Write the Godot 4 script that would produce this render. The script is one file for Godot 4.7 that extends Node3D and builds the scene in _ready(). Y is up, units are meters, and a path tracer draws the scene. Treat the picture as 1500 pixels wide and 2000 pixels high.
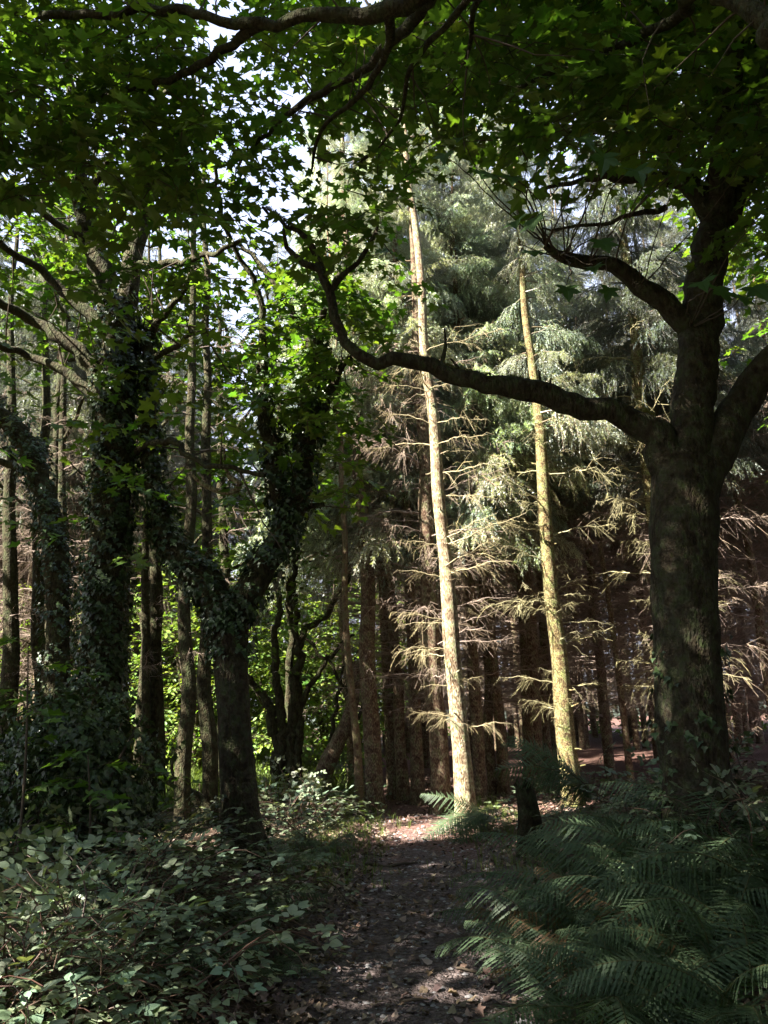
extends Node3D
# A woodland path in summer: ivy-clad sycamores over a shaded path, two sunlit spruces beyond.
# Picture coordinates (x right, y down, 1500 x 2000) are used only to survey places: px(), pz() and gpx() turn them into points of the wood.

const F := 1511.0
var rng := RandomNumberGenerator.new()
var nz := FastNoiseLite.new()
var cam_at := Vector3(0, 1.55, 0)
var cam_b: Basis
var sun_to := Vector3(-0.68, 0.72, 0.36).normalized()
var taken := {}
var M := {}
var G := {}
var shafts: Array = []
var se1: Vector3
var se2: Vector3

# ------------------------------------------------------------------ mesh collecting
class MB:
	var v := PackedVector3Array()
	var n := PackedVector3Array()
	var c := PackedColorArray()
	var i := PackedInt32Array()
	func tri(p: Vector3, q: Vector3, r: Vector3, col: Color) -> void:
		var m := (r - p).cross(q - p).normalized()
		var k := v.size()
		v.append(p); v.append(q); v.append(r)
		n.append(m); n.append(m); n.append(m)
		c.append(col); c.append(col); c.append(col)
		i.append(k); i.append(k + 1); i.append(k + 2)
	func tube(pts: PackedVector3Array, rad: PackedFloat32Array, sides: int, col: Color, lump := 0.0, noise: FastNoiseLite = null, flare := 0.0) -> void:
		var k0 := v.size()
		var t0 := (pts[1] - pts[0]).normalized()
		var nn := t0.cross(Vector3(0.31, 0.2, 0.93)).normalized()
		for a in pts.size():
			var t := (pts[mini(a + 1, pts.size() - 1)] - pts[maxi(a - 1, 0)]).normalized()
			nn = (nn - t * nn.dot(t)).normalized()
			var bb := t.cross(nn)
			for s in sides + 1:
				var an := TAU * (s % sides) / sides
				var d := nn * cos(an) + bb * sin(an)
				var r := rad[a]
				if noise:
					var q := pts[a] + d * r
					r *= 1.0 + lump * (noise.get_noise_3d(q.x * 9.0, q.y * 3.5, q.z * 9.0) + 0.6 * noise.get_noise_3d(q.x * 26.0, q.y * 9.0, q.z * 26.0))
					if flare > 0.0:
						var h: float = pts[a].y - pts[0].y
						r *= 1.0 + flare * exp(-h / 0.22) * (0.75 + 0.5 * cos(an * 4.0 + 1.0) + 0.3 * cos(an * 7.0))
				v.append(pts[a] + d * r)
				n.append(d)
				c.append(col)
		var w := sides + 1
		for a in pts.size() - 1:
			for s in sides:
				var p := k0 + a * w + s
				i.append(p); i.append(p + w); i.append(p + 1)
				i.append(p + 1); i.append(p + w); i.append(p + w + 1)
	func needles(p0: Vector3, p1: Vector3, count: int, ln: float, wd: float, col: Color, rg: RandomNumberGenerator) -> void:
		var ax := (p1 - p0).normalized()
		for k in count:
			var p := p0.lerp(p1, (k + rg.randf()) / count)
			var side := Vector3(rg.randfn(), rg.randfn() + 0.25, rg.randfn())
			side = (side - ax * side.dot(ax)).normalized()
			var d := (ax * 0.75 + side * 0.8).normalized() * ln * rg.randf_range(0.7, 1.15)
			var w := d.cross(side + ax * 0.3).normalized() * wd
			var s := rg.randf_range(0.75, 1.2)
			tri(p - w, p + w, p + d, Color(col.r * s, col.g * s, col.b * s))
	func leaf(xf: Transform3D, half: Array, col: Color, fold := 0.22, droop := 0.12) -> void:
		var o: Array[Vector3] = []
		for p in half:
			o.append(Vector3(p.x, p.y * fold - p.x * p.x * droop, p.y))
		for k in range(half.size() - 2, 0, -1):
			var p: Vector2 = half[k]
			o.append(Vector3(p.x, p.y * fold - p.x * p.x * droop, -p.y))
		var m := xf * Vector3(0.38, -0.01, 0)
		for k in o.size():
			tri(m, xf * o[(k + 1) % o.size()], xf * o[k], col)
	func mesh(off := Vector3.ZERO) -> ArrayMesh:
		var vv := v
		if off != Vector3.ZERO:
			vv = PackedVector3Array()
			vv.resize(v.size())
			for k in v.size():
				vv[k] = v[k] - off
		var ar := []
		ar.resize(Mesh.ARRAY_MAX)
		ar[Mesh.ARRAY_VERTEX] = vv
		ar[Mesh.ARRAY_NORMAL] = n
		ar[Mesh.ARRAY_COLOR] = c
		ar[Mesh.ARRAY_INDEX] = i
		var am := ArrayMesh.new()
		am.add_surface_from_arrays(Mesh.PRIMITIVE_TRIANGLES, ar)
		return am

# ------------------------------------------------------------------ naming, parts
func numbered(called: String) -> String:
	var k: int = taken.get(called, 0)
	taken[called] = k + 1
	return called if k == 0 else "%s_%03d" % [called, k]

func tag(o: Node, label: String, category: String, group := "") -> void:
	o.set_meta("label", label)
	o.set_meta("category", category)
	if group: o.set_meta("group", group)

func thing(called: String, label: String, category: String, at := Vector3.ZERO, group := "") -> Node3D:
	var o := Node3D.new()
	o.name = numbered(called)
	add_child(o)
	o.position = at
	tag(o, label, category, group)
	return o

func part(parent: Node, called: String, mesh: Mesh, mat: Material, xf := Transform3D.IDENTITY) -> MeshInstance3D:
	var o := MeshInstance3D.new()
	o.name = called
	o.mesh = mesh
	o.material_override = mat
	o.transform = xf
	parent.add_child(o, true)
	return o

func scatter(parent: Node, called: String, mesh: Mesh, mat: Material, xfs: Array, cols: PackedColorArray, off := Vector3.ZERO) -> MultiMeshInstance3D:
	var mm := MultiMesh.new()
	mm.transform_format = MultiMesh.TRANSFORM_3D
	mm.use_colors = true
	mm.mesh = mesh
	mm.instance_count = xfs.size()
	for k in xfs.size():
		var t: Transform3D = xfs[k]
		t.origin -= off
		mm.set_instance_transform(k, t)
		mm.set_instance_color(k, cols[k] if k < cols.size() else Color.WHITE)
	var o := MultiMeshInstance3D.new()
	o.name = called
	o.multimesh = mm
	o.material_override = mat
	o.set_meta("kind", "stuff")
	parent.add_child(o, true)
	return o

# ------------------------------------------------------------------ survey helpers
func ray(x: float, y: float) -> Vector3:
	return cam_b * Vector3((x - 750.0) / F, (1000.0 - y) / F, -1.0)

func px(x: float, y: float, d: float) -> Vector3:
	return cam_at + ray(x, y) * d

func pz(x: float, y: float, z: float) -> Vector3:
	var r := ray(x, y)
	return cam_at + r * ((z - cam_at.z) / r.z)

func gpx(x: float, y: float) -> Vector3:
	var r := ray(x, y)
	var t := 2.0
	while t < 60.0:
		var p := cam_at + r * t
		if p.y < gh(p.x, p.z): return Vector3(p.x, gh(p.x, p.z), p.z)
		t += 0.03
	var e := cam_at + r * 60.0
	return Vector3(e.x, gh(e.x, e.z), e.z)

func spot(x: float, z: float) -> Vector3:
	var p := pz(x, 1560.0, z)
	return Vector3(p.x, gh(p.x, z), z)

func path_x(z: float) -> float:
	var d := -z
	var x := 0.10 + 0.30 * smoothstep(4.0, 10.0, d)
	return x - 0.0135 * pow(maxf(0.0, d - 10.5), 2.0) * (1.0 if d < 26 else 0.6)

func path_side(x: float, z: float) -> float:
	return x - path_x(z)

func gh(x: float, z: float) -> float:
	var s := path_side(x, z)
	var h := nz.get_noise_2d(x * 5.0, z * 5.0) * 0.03 + nz.get_noise_2d(x * 20.0, z * 20.0) * 0.012
	h += smoothstep(0.75, 3.2, s) * 0.78 * smoothstep(-12.5, -9.0, z)
	h += smoothstep(0.8, 2.2, -s) * 0.16
	h -= 0.03 * (1.0 - smoothstep(0.3, 1.0, absf(s)))
	h += nz.get_noise_2d(x * 1.2 + 40.0, z * 1.2) * 0.18 * smoothstep(1.0, 4.0, absf(s))
	return h

func along(dir: Vector3, up := Vector3.UP, size := 1.0) -> Basis:
	var x := dir.normalized()
	if absf(x.dot(up)) > 0.98: up = Vector3(0.3, 0.1, 0.9).normalized()
	var z := x.cross(up).normalized()
	return Basis(x, z.cross(x), z) * Basis.from_scale(Vector3.ONE * size)

func rdir() -> Vector3:
	return Vector3(rng.randfn(), rng.randfn(), rng.randfn()).normalized()

# the gaps in the canopy through which the sun reaches the path's end, the two spruces and the clearing
func add_shaft(a: Vector3, b: Vector3, r: float) -> void:
	shafts.append([Vector2(a.dot(se1), a.dot(se2)), Vector2(b.dot(se1), b.dot(se2)), r, a.dot(sun_to), b.dot(sun_to)])

func in_gap(p: Vector3, extra := 0.0, most := 99) -> bool:
	var q := Vector2(p.dot(se1), p.dot(se2))
	for s in shafts.slice(0, most):
		var c: Vector2 = Geometry2D.get_closest_point_to_segment(q, s[0], s[1])
		var t: float = c.distance_to(s[0]) / maxf(0.001, (s[1] as Vector2).distance_to(s[0]))
		if p.dot(sun_to) > lerpf(s[3], s[4], t) + 0.3:
			var d: float = c.distance_to(q) + nz.get_noise_3d(p.x * 30, p.y * 30, p.z * 30) * minf(0.5, s[2] * 0.5)
			if d < s[2] + extra: return true
	return false

# a smooth line through surveyed points
func spline(pts: Array, rad: Array, step: float) -> Array:
	var op := PackedVector3Array()
	var orr := PackedFloat32Array()
	for k in pts.size() - 1:
		var a: Vector3 = pts[maxi(k - 1, 0)]
		var b: Vector3 = pts[k]
		var c: Vector3 = pts[k + 1]
		var d: Vector3 = pts[mini(k + 2, pts.size() - 1)]
		var m := maxi(1, int(b.distance_to(c) / step))
		for j in m:
			var t := float(j) / m
			op.append(b.cubic_interpolate(c, a, d, t))
			orr.append(lerpf(rad[k], rad[k + 1], t))
	op.append(pts[-1])
	orr.append(rad[-1])
	return [op, orr]

func limb(pts: Array, rad: Array, sides := 10, step := 0.12, lump := 0.22, flare := 0.0, wiggle := 0.0) -> MB:
	var s := spline(pts, rad, step)
	var p: PackedVector3Array = s[0]
	if wiggle > 0.0:
		for k in range(1, p.size()):
			p[k] += Vector3(nz.get_noise_3d(p[k].x * 40, p[k].y * 40, 1), nz.get_noise_3d(p[k].x * 40, p[k].y * 40, 99), nz.get_noise_3d(p[k].x * 40, p[k].y * 40, 222)) * wiggle
	var mb := MB.new()
	mb.tube(p, s[1], sides, Color.WHITE, lump, nz, flare)
	# close the tip
	return mb

# ------------------------------------------------------------------ materials
func ramp(stops: Array) -> Gradient:
	var g := Gradient.new()
	var o := PackedFloat32Array()
	var c := PackedColorArray()
	for s in stops:
		o.append(s[0])
		c.append(Color(s[1], s[2], s[3]).linear_to_srgb())
	g.offsets = o
	g.colors = c
	return g

func noise_tex(freq: float, sd: int, grad: Gradient, bump := false, kind := FastNoiseLite.TYPE_SIMPLEX_SMOOTH, oct := 5) -> NoiseTexture2D:
	var f := FastNoiseLite.new()
	f.seed = sd
	f.noise_type = kind
	f.frequency = freq
	f.fractal_octaves = oct
	f.fractal_gain = 0.58
	var t := NoiseTexture2D.new()
	t.width = 512
	t.height = 512
	t.seamless = true
	t.noise = f
	if grad: t.color_ramp = grad
	t.as_normal_map = bump
	if bump: t.bump_strength = 6.0
	return t

func bark(freq: float, sd: int, stops: Array, uv: Vector3, relief := 3.0, rough := 0.95) -> StandardMaterial3D:
	var m := StandardMaterial3D.new()
	m.albedo_texture = noise_tex(freq, sd, ramp(stops))
	m.heightmap_enabled = true
	m.heightmap_texture = noise_tex(freq * 1.7, sd + 7, null)
	m.heightmap_scale = relief
	m.uv1_triplanar = true
	m.uv1_world_triplanar = true
	m.uv1_scale = uv
	m.detail_enabled = true
	m.detail_blend_mode = BaseMaterial3D.BLEND_MODE_MUL
	m.detail_albedo = noise_tex(0.02, sd + 40, ramp([[0.34, 0.50, 0.40, 0.36], [0.46, 0.95, 0.80, 0.72], [0.56, 1.0, 1.0, 1.0], [0.70, 0.85, 1.0, 0.72]]))
	m.detail_uv_layer = BaseMaterial3D.DETAIL_UV_2
	m.uv2_triplanar = true
	m.uv2_world_triplanar = true
	m.uv2_scale = Vector3(0.7, 0.5, 0.7)
	m.roughness = rough
	m.metallic_specular = 0.25
	return m

func leafy(rough: float, back: float, spec := 0.5) -> StandardMaterial3D:
	var m := StandardMaterial3D.new()
	m.vertex_color_use_as_albedo = true
	m.roughness = rough
	m.metallic_specular = spec
	m.cull_mode = BaseMaterial3D.CULL_DISABLED
	if back > 0.0:
		m.backlight_enabled = true
		m.backlight = Color(back * 0.95, back, back * 0.35).linear_to_srgb()
	return m

func plain(r: float, g: float, b: float, rough := 0.9) -> StandardMaterial3D:
	var m := StandardMaterial3D.new()
	m.albedo_color = Color(r, g, b).linear_to_srgb()
	m.vertex_color_use_as_albedo = true
	m.roughness = rough
	m.metallic_specular = 0.2
	return m

func make_materials() -> void:
	M.sycamore_bark = bark(0.02, 3, [[0.0, 0.022, 0.020, 0.014], [0.42, 0.045, 0.041, 0.029], [0.58, 0.065, 0.06, 0.042], [0.75, 0.045, 0.055, 0.022], [1.0, 0.12, 0.115, 0.09]], Vector3(1.6, 0.8, 1.6), 3.0)
	M.ivy_bark = bark(0.02, 5, [[0.0, 0.02, 0.02, 0.012], [0.5, 0.045, 0.045, 0.025], [1.0, 0.09, 0.085, 0.05]], Vector3(2.0, 1.0, 2.0), 3.0)
	M.spruce_pale = bark(0.03, 11, [[0.26, 0.09, 0.06, 0.045], [0.37, 0.18, 0.13, 0.09], [0.43, 0.25, 0.215, 0.14], [0.55, 0.32, 0.29, 0.185], [0.70, 0.40, 0.38, 0.29]], Vector3(3.2, 0.9, 3.2), 2.0)  # lichen-pale bark, also lightened for the trunks standing in sun
	M.spruce_mossy = bark(0.03, 12, [[0.30, 0.07, 0.045, 0.035], [0.43, 0.19, 0.125, 0.09], [0.48, 0.17, 0.165, 0.06], [0.55, 0.26, 0.255, 0.095], [0.70, 0.37, 0.34, 0.21]], Vector3(3.4, 1.5, 3.4), 2.5)
	M.spruce_tan = bark(0.03, 14, [[0.0, 0.09, 0.065, 0.045], [0.45, 0.16, 0.12, 0.08], [1.0, 0.25, 0.21, 0.14]], Vector3(4.0, 1.6, 4.0), 2.0)
	M.spruce_dark = bark(0.03, 13, [[0.30, 0.09, 0.06, 0.045], [0.42, 0.15, 0.105, 0.08], [0.52, 0.18, 0.14, 0.10], [0.62, 0.22, 0.19, 0.12], [0.74, 0.32, 0.29, 0.21]], Vector3(3.0, 1.0, 3.0), 2.0)  # same spruce bark darkened to carry the shade on trunks behind
	M.dead_pale = plain(0.33, 0.28, 0.17)
	M.dead_mossy = plain(0.32, 0.29, 0.17)
	M.dead_brown = plain(0.25, 0.195, 0.16)
	M.twig = plain(0.07, 0.055, 0.04)
	M.sycamore_leaf = leafy(0.5, 1.0, 0.45)
	M.needle = leafy(0.38, 0.6, 0.6)
	M.ivy_leaf = leafy(0.42, 0.25, 0.45)
	M.bramble_leaf = leafy(0.45, 0.6, 0.45)
	M.fern = leafy(0.55, 0.7, 0.4)
	M.litter = leafy(0.8, 0.15, 0.25)
	M.grass = leafy(0.55, 0.8, 0.4)
	var g := StandardMaterial3D.new()
	g.vertex_color_use_as_albedo = true
	g.albedo_texture = noise_tex(0.03, 31, ramp([[0.0, 0.25, 0.23, 0.22], [0.4, 0.55, 0.5, 0.48], [0.6, 0.8, 0.75, 0.72], [1.0, 1.0, 1.0, 1.0]]))
	g.heightmap_enabled = true
	g.heightmap_texture = noise_tex(0.05, 33, null)
	g.heightmap_scale = 4.0
	g.uv1_triplanar = true
	g.uv1_world_triplanar = true
	g.uv1_scale = Vector3(0.9, 0.9, 0.9)
	g.roughness = 0.9
	g.metallic_specular = 0.25
	M.ground = g

# ------------------------------------------------------------------ leaf and twig shapes
func make_shapes() -> void:
	G.syc = [Vector2(0, 0), Vector2(-0.06, 0.2), Vector2(0.1, 0.5), Vector2(0.27, 0.27), Vector2(0.62, 0.5), Vector2(0.58, 0.2), Vector2(1.0, 0)]
	G.syc_fine = [Vector2(0, 0), Vector2(-0.08, 0.16), Vector2(-0.03, 0.32), Vector2(0.03, 0.36), Vector2(0.1, 0.52), Vector2(0.15, 0.38), Vector2(0.22, 0.36), Vector2(0.27, 0.25), Vector2(0.38, 0.36), Vector2(0.46, 0.38), Vector2(0.64, 0.52), Vector2(0.61, 0.37), Vector2(0.65, 0.29), Vector2(0.58, 0.18), Vector2(0.72, 0.17), Vector2(0.8, 0.1), Vector2(1.0, 0)]
	G.ovate = [Vector2(0, 0), Vector2(0.12, 0.2), Vector2(0.4, 0.34), Vector2(0.72, 0.22), Vector2(1, 0)]
	G.ivy = [Vector2(0, 0), Vector2(-0.08, 0.28), Vector2(0.22, 0.5), Vector2(0.4, 0.26), Vector2(1, 0)]
	G.sprays = []
	for k in 3: G.sprays.append(leaf_spray(G.syc, 8, 0.55, 0.14, Color(0.085, 0.16, 0.028)))
	G.hazel = []
	for k in 2: G.hazel.append(leaf_spray(G.ovate, 13, 0.6, 0.10, Color(0.13, 0.22, 0.05)))
	G.ivy_clump = []
	for k in 2: G.ivy_clump.append(ivy_clump(10, 0.052))
	G.bramble = []
	for k in 3: G.bramble.append(bramble_spray())
	G.dead = []
	for k in 4: G.dead.append(conifer_branch(false, 12))
	G.dead_fine = []
	for k in 3: G.dead_fine.append(conifer_branch(false, 10))
	G.bough = []
	for k in 3: G.bough.append(conifer_branch(true, 15))
	G.frond = []
	for k in 6: G.frond.append(frond(k))

func leaf_spray(half: Array, count: int, length: float, size: float, col: Color) -> ArrayMesh:
	var mb := MB.new()
	var pts := PackedVector3Array()
	var rad := PackedFloat32Array()
	for k in 5:
		var t := k / 4.0
		pts.append(Vector3(t * length, 0.05 * sin(t * 4.0) - 0.10 * t * t, 0.03 * sin(t * 7.0)))
		rad.append(lerpf(0.006, 0.002, t))
	mb.tube(pts, rad, 3, Color(0.06, 0.05, 0.03))
	for k in count:
		var t := (k / 2 + 1.0) / (count / 2.0 + 0.5)
		var p := pts[mini(4, int(t * 4.0))].lerp(pts[mini(4, int(t * 4.0) + 1)], t * 4.0 - int(t * 4.0))
		var an := (1.0 if k % 2 else -1.0) * rng.randf_range(0.4, 1.3) if k < count - 1 else rng.randf_range(-0.3, 0.3)
		var d := Vector3(cos(an), rng.randf_range(-0.55, 0.1), sin(an)).normalized()
		var pet := p + d * size * 0.45
		var up := (Vector3.UP + rdir() * 0.45).normalized()
		var s := size * rng.randf_range(0.7, 1.2)
		var sh := rng.randf_range(0.75, 1.3)
		var yl := rng.randf_range(0.9, 1.2)
		mb.leaf(Transform3D(along(d, up, s), pet), half, Color(col.r * sh * yl, col.g * sh, col.b * sh))
		var w := d.cross(Vector3.UP).normalized() * 0.0015
		mb.tri(p - w, p + w, pet, Color(0.09, 0.09, 0.03))
	return mb.mesh()

func ivy_clump(count: int, size: float) -> ArrayMesh:
	var mb := MB.new()
	for k in count:   # leaves hang on a trunk: local x points away from the bark
		var p := Vector3(rng.randf_range(0.0, 0.06), rng.randf_range(-0.10, 0.10), rng.randf_range(-0.08, 0.08))
		var d := Vector3(rng.randf_range(0.1, 0.6), rng.randf_range(-1.0, 0.1), rng.randf_range(-0.6, 0.6)).normalized()
		var up := (Vector3(0.9, 0.45, 0) + rdir() * 0.5).normalized()
		var sh := rng.randf_range(0.6, 1.4)
		mb.leaf(Transform3D(along(d, up, size * rng.randf_range(0.5, 1.35)), p), G.ivy, Color(0.03 * sh, 0.05 * sh, 0.017 * sh), 0.12, 0.08)
	return mb.mesh()

func bramble_spray() -> ArrayMesh:
	var mb := MB.new()
	var pts := PackedVector3Array()
	var rad := PackedFloat32Array()
	for k in 6:
		var t := k / 5.0
		pts.append(Vector3(t * 0.5, 0.16 * sin(t * 2.6) - 0.08 * t, 0.03 * sin(t * 6.0)))
		rad.append(lerpf(0.005, 0.002, t))
	mb.tube(pts, rad, 3, Color(0.09, 0.055, 0.04))
	for k in range(1, 6):
		for e in 1 if k < 5 else 2:
			var an := (1.0 if (k + e) % 2 else -1.0) * rng.randf_range(0.4, 1.2)
			var d := Vector3(cos(an), rng.randf_range(-0.2, 0.35), sin(an)).normalized()
			var c := pts[k] + d * 0.06
			var sh := rng.randf_range(0.75, 1.3)
			for f in 3:
				var d2 := (Basis(Vector3.UP, (f - 1) * 1.15) * d).normalized()
				var up := (Vector3.UP + rdir() * 0.35).normalized()
				mb.leaf(Transform3D(along(d2, up, (0.058 if f == 1 else 0.046) * rng.randf_range(0.85, 1.2)), c + d2 * 0.012), G.ovate, Color(0.115 * sh, 0.155 * sh, 0.095 * sh), 0.18, 0.15)
	return mb.mesh()

# a spruce branch of length 1 along x; dead ones are bare crooked twigs, live ones carry needles and hang
func conifer_branch(live: bool, per_side: int) -> ArrayMesh:
	var mb := MB.new()
	var sag := rng.randf_range(0.10, 0.34)
	var sway := rng.randf_range(-0.16, 0.16)
	var ph := rng.randf() * TAU
	var axis := func(t: float) -> Vector3: return Vector3(t, 0.12 * t - sag * t * t + (0.07 * t * t * t if not live else -0.08 * t * t * t) + 0.014 * sin(t * 11.0 + ph) * (0.4 + t) + 0.007 * sin(t * 29.0 + ph), sway * t * t + 0.025 * sin(t * 8.0 + ph) + 0.008 * sin(t * 23.0))
	var pts := PackedVector3Array()
	var rad := PackedFloat32Array()
	for k in 15:
		pts.append(axis.call(k / 14.0))
		rad.append(lerpf(0.0125 if live else 0.0095, 0.0018, k / 14.0))
	var wood := Color(1, 1, 1) if not live else Color(0.10, 0.075, 0.05)
	var green := Color(0.215, 0.245, 0.215)
	mb.tube(pts, rad, 4, wood)
	if live: mb.needles(axis.call(0.55), axis.call(1.0), 30, 0.03, 0.0042, green, rng)
	for k in per_side * 2:
		var t := 0.12 + 0.84 * (rng.randf() if not live else (k + rng.randf_range(-0.3, 0.3)) / (per_side * 2.0))
		if not live and rng.randf() < 0.25: continue
		var p: Vector3 = axis.call(t)
		var side := 1.0 if k % 2 else -1.0
		var ln := (0.42 * (1.0 - t) + 0.12) * (rng.randf_range(0.55, 1.25) if live else pow(rng.randf(), 0.7) * 1.35)
		var d := Vector3(rng.randf_range(0.45, 1.0), rng.randf_range(-0.75, 0.25) if not live else rng.randf_range(-0.9, -0.1), side * rng.randf_range(0.25, 1.0)).normalized()
		var e := p + d * ln
		var m := p.lerp(e, 0.5) + Vector3(0, ln * 0.10, 0) + rdir() * ln * (0.05 if live else 0.13)
		e.y -= ln * (0.25 if not live else 0.35)
		var tr := rng.randf_range(0.0022, 0.0036) if not live else 0.003
		if not live:
			var tone := rng.randf_range(0.55, 1.2)
			wood = Color(tone, tone * rng.randf_range(0.92, 1.0), tone * rng.randf_range(0.8, 1.0))
		mb.tube(PackedVector3Array([p, m, e]), PackedFloat32Array([tr, tr * 0.75, 0.0014]), 3, wood)
		if live:
			mb.needles(p, m, 16, 0.029, 0.0046, green, rng)
			mb.needles(m, e, 18, 0.028, 0.0046, green, rng)
		var subs := 4
		for q in subs:
			if not live and rng.randf() < 0.25: continue
			var u := 0.2 + 0.75 * (q + rng.randf_range(-0.3, 0.3)) / subs
			var b := p.lerp(m, u * 2.0) if u < 0.5 else m.lerp(e, u * 2.0 - 1.0)
			var d2 := (d * rng.randf_range(0.2, 1.0) + rdir() * 0.7 + Vector3(0, -0.4 if not live else -0.9, 0)).normalized()
			var l2 := ln * rng.randf_range(0.25, 0.6)
			mb.tube(PackedVector3Array([b, b + d2 * l2 * 0.5 + rdir() * l2 * 0.08, b + d2 * l2 + Vector3(0, -l2 * 0.2, 0)]), PackedFloat32Array([tr * 0.55, tr * 0.4, 0.001]), 3, wood)
			if live: mb.needles(b, b + d2 * l2, 15, 0.026, 0.0046, Color(green.r * 1.1, green.g * 1.1, green.b * 1.05), rng)
	return mb.mesh()

func frond(k: int) -> ArrayMesh:
	var mb := MB.new()
	var arch: float = [0.55, 0.75, 0.95, 0.7, 0.45, 0.3][k]
	var turn: float = [0.1, -0.12, 0.05, 0.2, -0.25, 0.3][k]
	var axis := func(t: float) -> Vector3: return Vector3(t * (1.0 - 0.12 * t), arch * (t * 0.95 - t * t * 0.98), turn * t * t)
	var pts := PackedVector3Array()
	var rad := PackedFloat32Array()
	for j in 10:
		pts.append(axis.call(j / 9.0))
		rad.append(lerpf(0.006, 0.0012, j / 9.0))
	mb.tube(pts, rad, 3, Color(0.10, 0.10, 0.04))
	var pairs := 34
	for j in pairs:
		var t := 0.13 + 0.86 * j / (pairs - 1.0)
		var p: Vector3 = axis.call(t)
		var tn: Vector3 = ((axis.call(minf(t + 0.02, 1.0)) as Vector3) - (axis.call(t - 0.02) as Vector3)).normalized()
		var ln := 0.2 * sin(PI * pow(1.0 - (t - 0.13) / 0.88, 0.8) * 0.62 + 0.06) * rng.randf_range(0.8, 1.12)
		for s in [-1.0, 1.0]:
			var out: Vector3 = tn.cross(Vector3.UP).normalized() * s
			var up: Vector3 = out.cross(tn).normalized() * s
			var d: Vector3 = (out + tn * rng.randf_range(0.25, 0.5) + Vector3(0, -0.3 + rng.randf_range(-0.2, 0.2), 0)).normalized()
			var sh := rng.randf_range(0.8, 1.2)
			var col := Color(0.065 * sh, 0.10 * sh, 0.05 * sh) if k < 5 or rng.randf() < 0.3 else Color(0.14 * sh, 0.085 * sh, 0.04 * sh)
			if rng.randf() < 0.05: continue
			var wv := tn * 0.0105
			var segs := 5
			for q in segs:   # a tapering leaflet with a toothed edge
				var a0 := float(q) / segs
				var a1 := float(q + 1) / segs
				var w0 := 1.0 - a0 * 0.85
				var c0: Vector3 = p + d * ln * a0 + Vector3(0, -0.03 * a0 * a0, 0)
				var c1: Vector3 = p + d * ln * a1 + Vector3(0, -0.03 * a1 * a1, 0)
				var m0: Vector3 = c0.lerp(c1, 0.3) + wv * w0
				var m1: Vector3 = c0.lerp(c1, 0.3) - wv * w0
				var o0 := c1 + wv * w0 * 0.55
				var o1 := c1 - wv * w0 * 0.55
				if s > 0:
					mb.tri(c0, m0, c1, col); mb.tri(c0, c1, m1, col); mb.tri(m0, o0, c1, col); mb.tri(m1, c1, o1, col)
				else:
					mb.tri(c0, c1, m0, col); mb.tri(c0, m1, c1, col); mb.tri(m0, c1, o0, col); mb.tri(m1, o1, c1, col)
	return mb.mesh()

# ------------------------------------------------------------------ the world
func _ready() -> void:
	rng.seed = 20240611
	nz.seed = 4
	nz.frequency = 0.1
	nz.fractal_octaves = 3
	# camera
	var cam := Camera3D.new()
	cam.name = "camera"
	cam.fov = 67.0
	cam.near = 0.05
	cam.far = 400.0
	add_child(cam)
	cam.position = cam_at
	cam.rotation_degrees = Vector3(14.3, 0, -2.2)
	cam.current = true
	cam_b = cam.transform.basis
	# sky and exposure
	var env := Environment.new()
	env.background_mode = Environment.BG_SKY
	var sk := ProceduralSkyMaterial.new()
	sk.sky_top_color = Color(0.72, 0.78, 0.94)
	sk.sky_horizon_color = Color(0.90, 0.91, 0.96)
	sk.ground_bottom_color = Color(0.10, 0.10, 0.08)
	sk.ground_horizon_color = Color(0.35, 0.38, 0.33)
	sk.sky_curve = 0.25
	sk.sky_energy_multiplier = 0.53
	env.sky = Sky.new()
	env.sky.sky_material = sk
	env.tonemap_mode = Environment.TONE_MAPPER_LINEAR
	env.tonemap_exposure = 9.4
	env.sdfgi_enabled = true
	env.ssao_enabled = true
	env.ssil_enabled = true
	var we := WorldEnvironment.new()
	we.name = "environment"
	we.environment = env
	add_child(we)
	# sun: high on the left
	var sun := DirectionalLight3D.new()
	sun.name = "sun"
	sun.light_energy = 1.6
	sun.light_color = Color(1.0, 0.975, 0.93)
	sun.light_angular_distance = 0.5
	sun.shadow_enabled = true
	add_child(sun)
	sun.look_at_from_position(sun_to * 50.0, Vector3.ZERO, Vector3.UP)
	se1 = sun_to.cross(Vector3.UP).normalized()
	se2 = sun_to.cross(se1)

	make_materials()
	make_shapes()
	build_ground()
	plan_gaps()
	build_spruces()
	build_clearing()
	build_sycamores()
	build_surrounding_wood()
	build_undergrowth()
	build_floor_details()

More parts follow.
